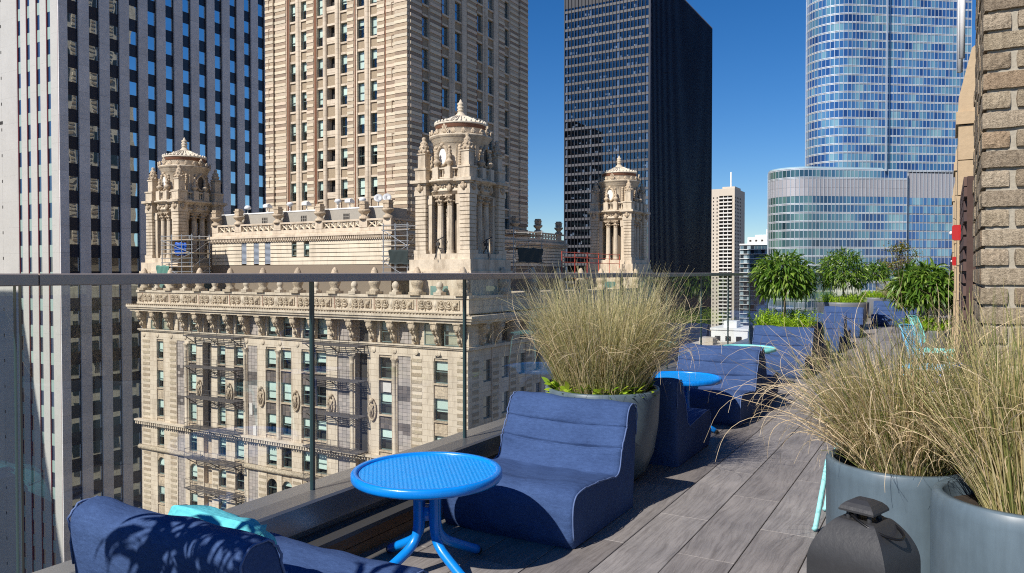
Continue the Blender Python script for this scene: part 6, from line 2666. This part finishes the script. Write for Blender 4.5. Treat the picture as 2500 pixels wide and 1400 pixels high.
def sheet(name, w, h, mat, loc, rot, label, cat, seed):
    rg = random.Random(seed)
    mb = MB()
    n, m = 10, 8
    vs = []
    for s in (0, .03):
        for i in range(n + 1):
            for j in range(m + 1):
                x, z = (i / n - .5) * w, -j / m * h
                vs.append((x * (1 + .03 * math.sin(j)), s + .07 * math.sin(i * 1.7 + j * .6 + seed) + .05 * math.sin(i * 3.1), z + .05 * math.sin(i * 1.3)))
    k = (n + 1) * (m + 1)
    fs = []
    for i in range(n):
        for j in range(m):
            a = i * (m + 1) + j
            fs.append((a, a + 1, a + m + 2, a + m + 1))
            fs.append((k + a, k + a + m + 1, k + a + m + 2, k + a + 1))
    for i in range(n):
        for j in (0, m):
            a = i * (m + 1) + j
            fs.append((a, a + m + 1, k + a + m + 1, k + a))
    mb.add(vs, fs, True)
    o = mb.build(name, mat)
    o.location = loc
    o.rotation_euler = (0, 0, rot)
    return tag(o, label, cat)


sheet('tarpaulin', 1.8, 1.5, M('blue_tarp', (0.01, 0.09, 0.45), .45), (-77.9, 57.2, 4.9), .1, 'blue tarpaulin hung on the scaffold by the left cupola', 'tarpaulin', 2)
sheet('debris_net', 2.0, 1.5, M('green_net', (0.08, 0.20, 0.16), .8), (-80.5, 56.7, 2.2), .1, 'dark green net on the lower scaffold of the left cupola', 'net', 4)
sheet('debris_net', 2.4, 1.4, M('dark_net', (0.02, 0.03, 0.03), .8), (-46.5, 58.35, 3.6), 0, 'dark net on the scaffold left of the nearest cupola', 'net', 5)
sheet('debris_net', 5.5, 1.6, MATS['dark_net'], (-40.2, 73.8, 4.1), PI / 2, 'dark net on the scaffold right of the nearest cupola', 'net', 6)

rr_t = thing('red_guard_rail', 'orange red tube guard rail on the roof right of the nearest cupola', 'railing', (-40, 88, 1.0), worldspace=True)
m_or = M('safety_red', (0.55, 0.07, 0.03), .5)
for k in range(6):
    y = 80 + 3.6 * k
    MB().bar((-39.4, y, .6), (-39.4, y, 3.9), .045, 6).build('post', m_or, rr_t)
for z in (2.6, 3.2, 3.8):
    MB().bar((-39.4, 80, z), (-39.4, 98, z), .04, 6).build('rail', m_or, rr_t)

m_lampw = M('lamp_white', (0.68, 0.70, 0.72), .35)
def flood(x, y, z, k, label):
    t = thing('floodlight', label, 'floodlight', (x, y, z), 'floodlights on the penthouse coping')
    MB().lathe([(.12, 0), (.12, .06), (.05, .08), (.05, .45)], 8).build('stem', m_galv, t)
    h = MB()
    if k == 0:
        h.lathe([(0, .95), (.22, .92), (.36, .78), (.40, .60), (.38, .50), (0, .44)], 14)
    elif k == 1:
        h.prism([(-.3, .5), (-.42, .55), (-.42, .85), (-.1, .98), (.35, .72), (.35, .5)], -.38, .38, 'x')
    else:
        h.lathe([(0, 1.05), (.30, .96), (.42, .72), (.16, .55), (.12, .42)], 12)
    h.build('lamp_head', m_lampw, t)
    return t


FL = [(605.9, 0, 'round white floodlight, first from the left on the penthouse coping'), (655, 1, 'white box floodlight beside the third urn of the penthouse'),
      (709, 2, 'tilted white floodlight on the coping under the left tower windows'), (750, 1, 'squat box floodlight left of the fourth urn'),
      (826, 2, 'white bell floodlight midway along the coping'), (855, 1, 'box floodlight just right of the bell floodlight'), (886, 2, 'white bell floodlight next to the satellite dishes')]
for u, k, lab in FL:
    a_ = (u - 1250) / 1842
    dx, dy = a_ * math.cos(R(30)) - math.sin(R(30)), a_ * math.sin(R(30)) + math.cos(R(30))
    flood(round(62.5 * dx / dy, 2), 62.5, 8.45, k, lab)
for x, lab in ((-52.9, 'left one of two grey satellite dishes on the penthouse coping'), (-51.7, 'satellite dish nearest the tower corner')):
    t = thing('satellite_dish', lab, 'satellite dish', (x, 63.0, 8.3), 'satellite dishes', R(30))
    MB().tube([(0, .1, 0), (0, .1, .7), (0, 0, .9)], .05, 6).build('mast', m_galv, t)
    d = MB().lathe([(0, 0), (.25, .03), (.48, .12), (.48, .15), (.25, .06), (0, .03)], 16)
    o = d.build('reflector', M('dish_grey', (0.45, 0.46, 0.47), .4), t)
    o.location = (0, -.02, 1.0)
    o.rotation_euler = (R(65), 0, 0)
    MB().tube([(0, -.05, .7), (0, -.6, 1.2)], .025, 5).build('feed_arm', m_galv, t)


def davit(x, y, z, rot, label):
    t = thing('hoist_davit', label, 'hoist', (x, y, z), 'black hoists on the nearest cupola', rot)
    for k in range(3):
        a = 2 * PI * k / 3 + .5
        MB().bar((.6 * math.cos(a), .5 * math.sin(a), 0), (0, 0, 1.3), .04, 6).build('leg', m_iron, t)
    MB().bar((0, 0, 1.0), (0, 0, 1.95), .06, 6).build('post', m_iron, t)
    MB().tube([(-.4, 0, 1.6), (0, 0, 1.85), (.6, 0, 2.15)], .05, 6).build('boom', m_iron, t)
    b = MB()
    b.box(-.2, .14, -.12, .12, 1.3, 1.6)
    b.bar((.57, 0, 2.13), (.57, 0, 1.4), .02, 4)
    b.bar((-.2, 0, 1.8), (-.25, 0, 2.8), .02, 4)
    b.build('winch', m_iron, t)


davit(-41.5, 58.0, 2.6, .2, 'black tripod hoist at the front of the nearest cupola')
davit(-37.95, 60.9, 2.6, 1.2, 'black tripod hoist at the shaded side of the nearest cupola')
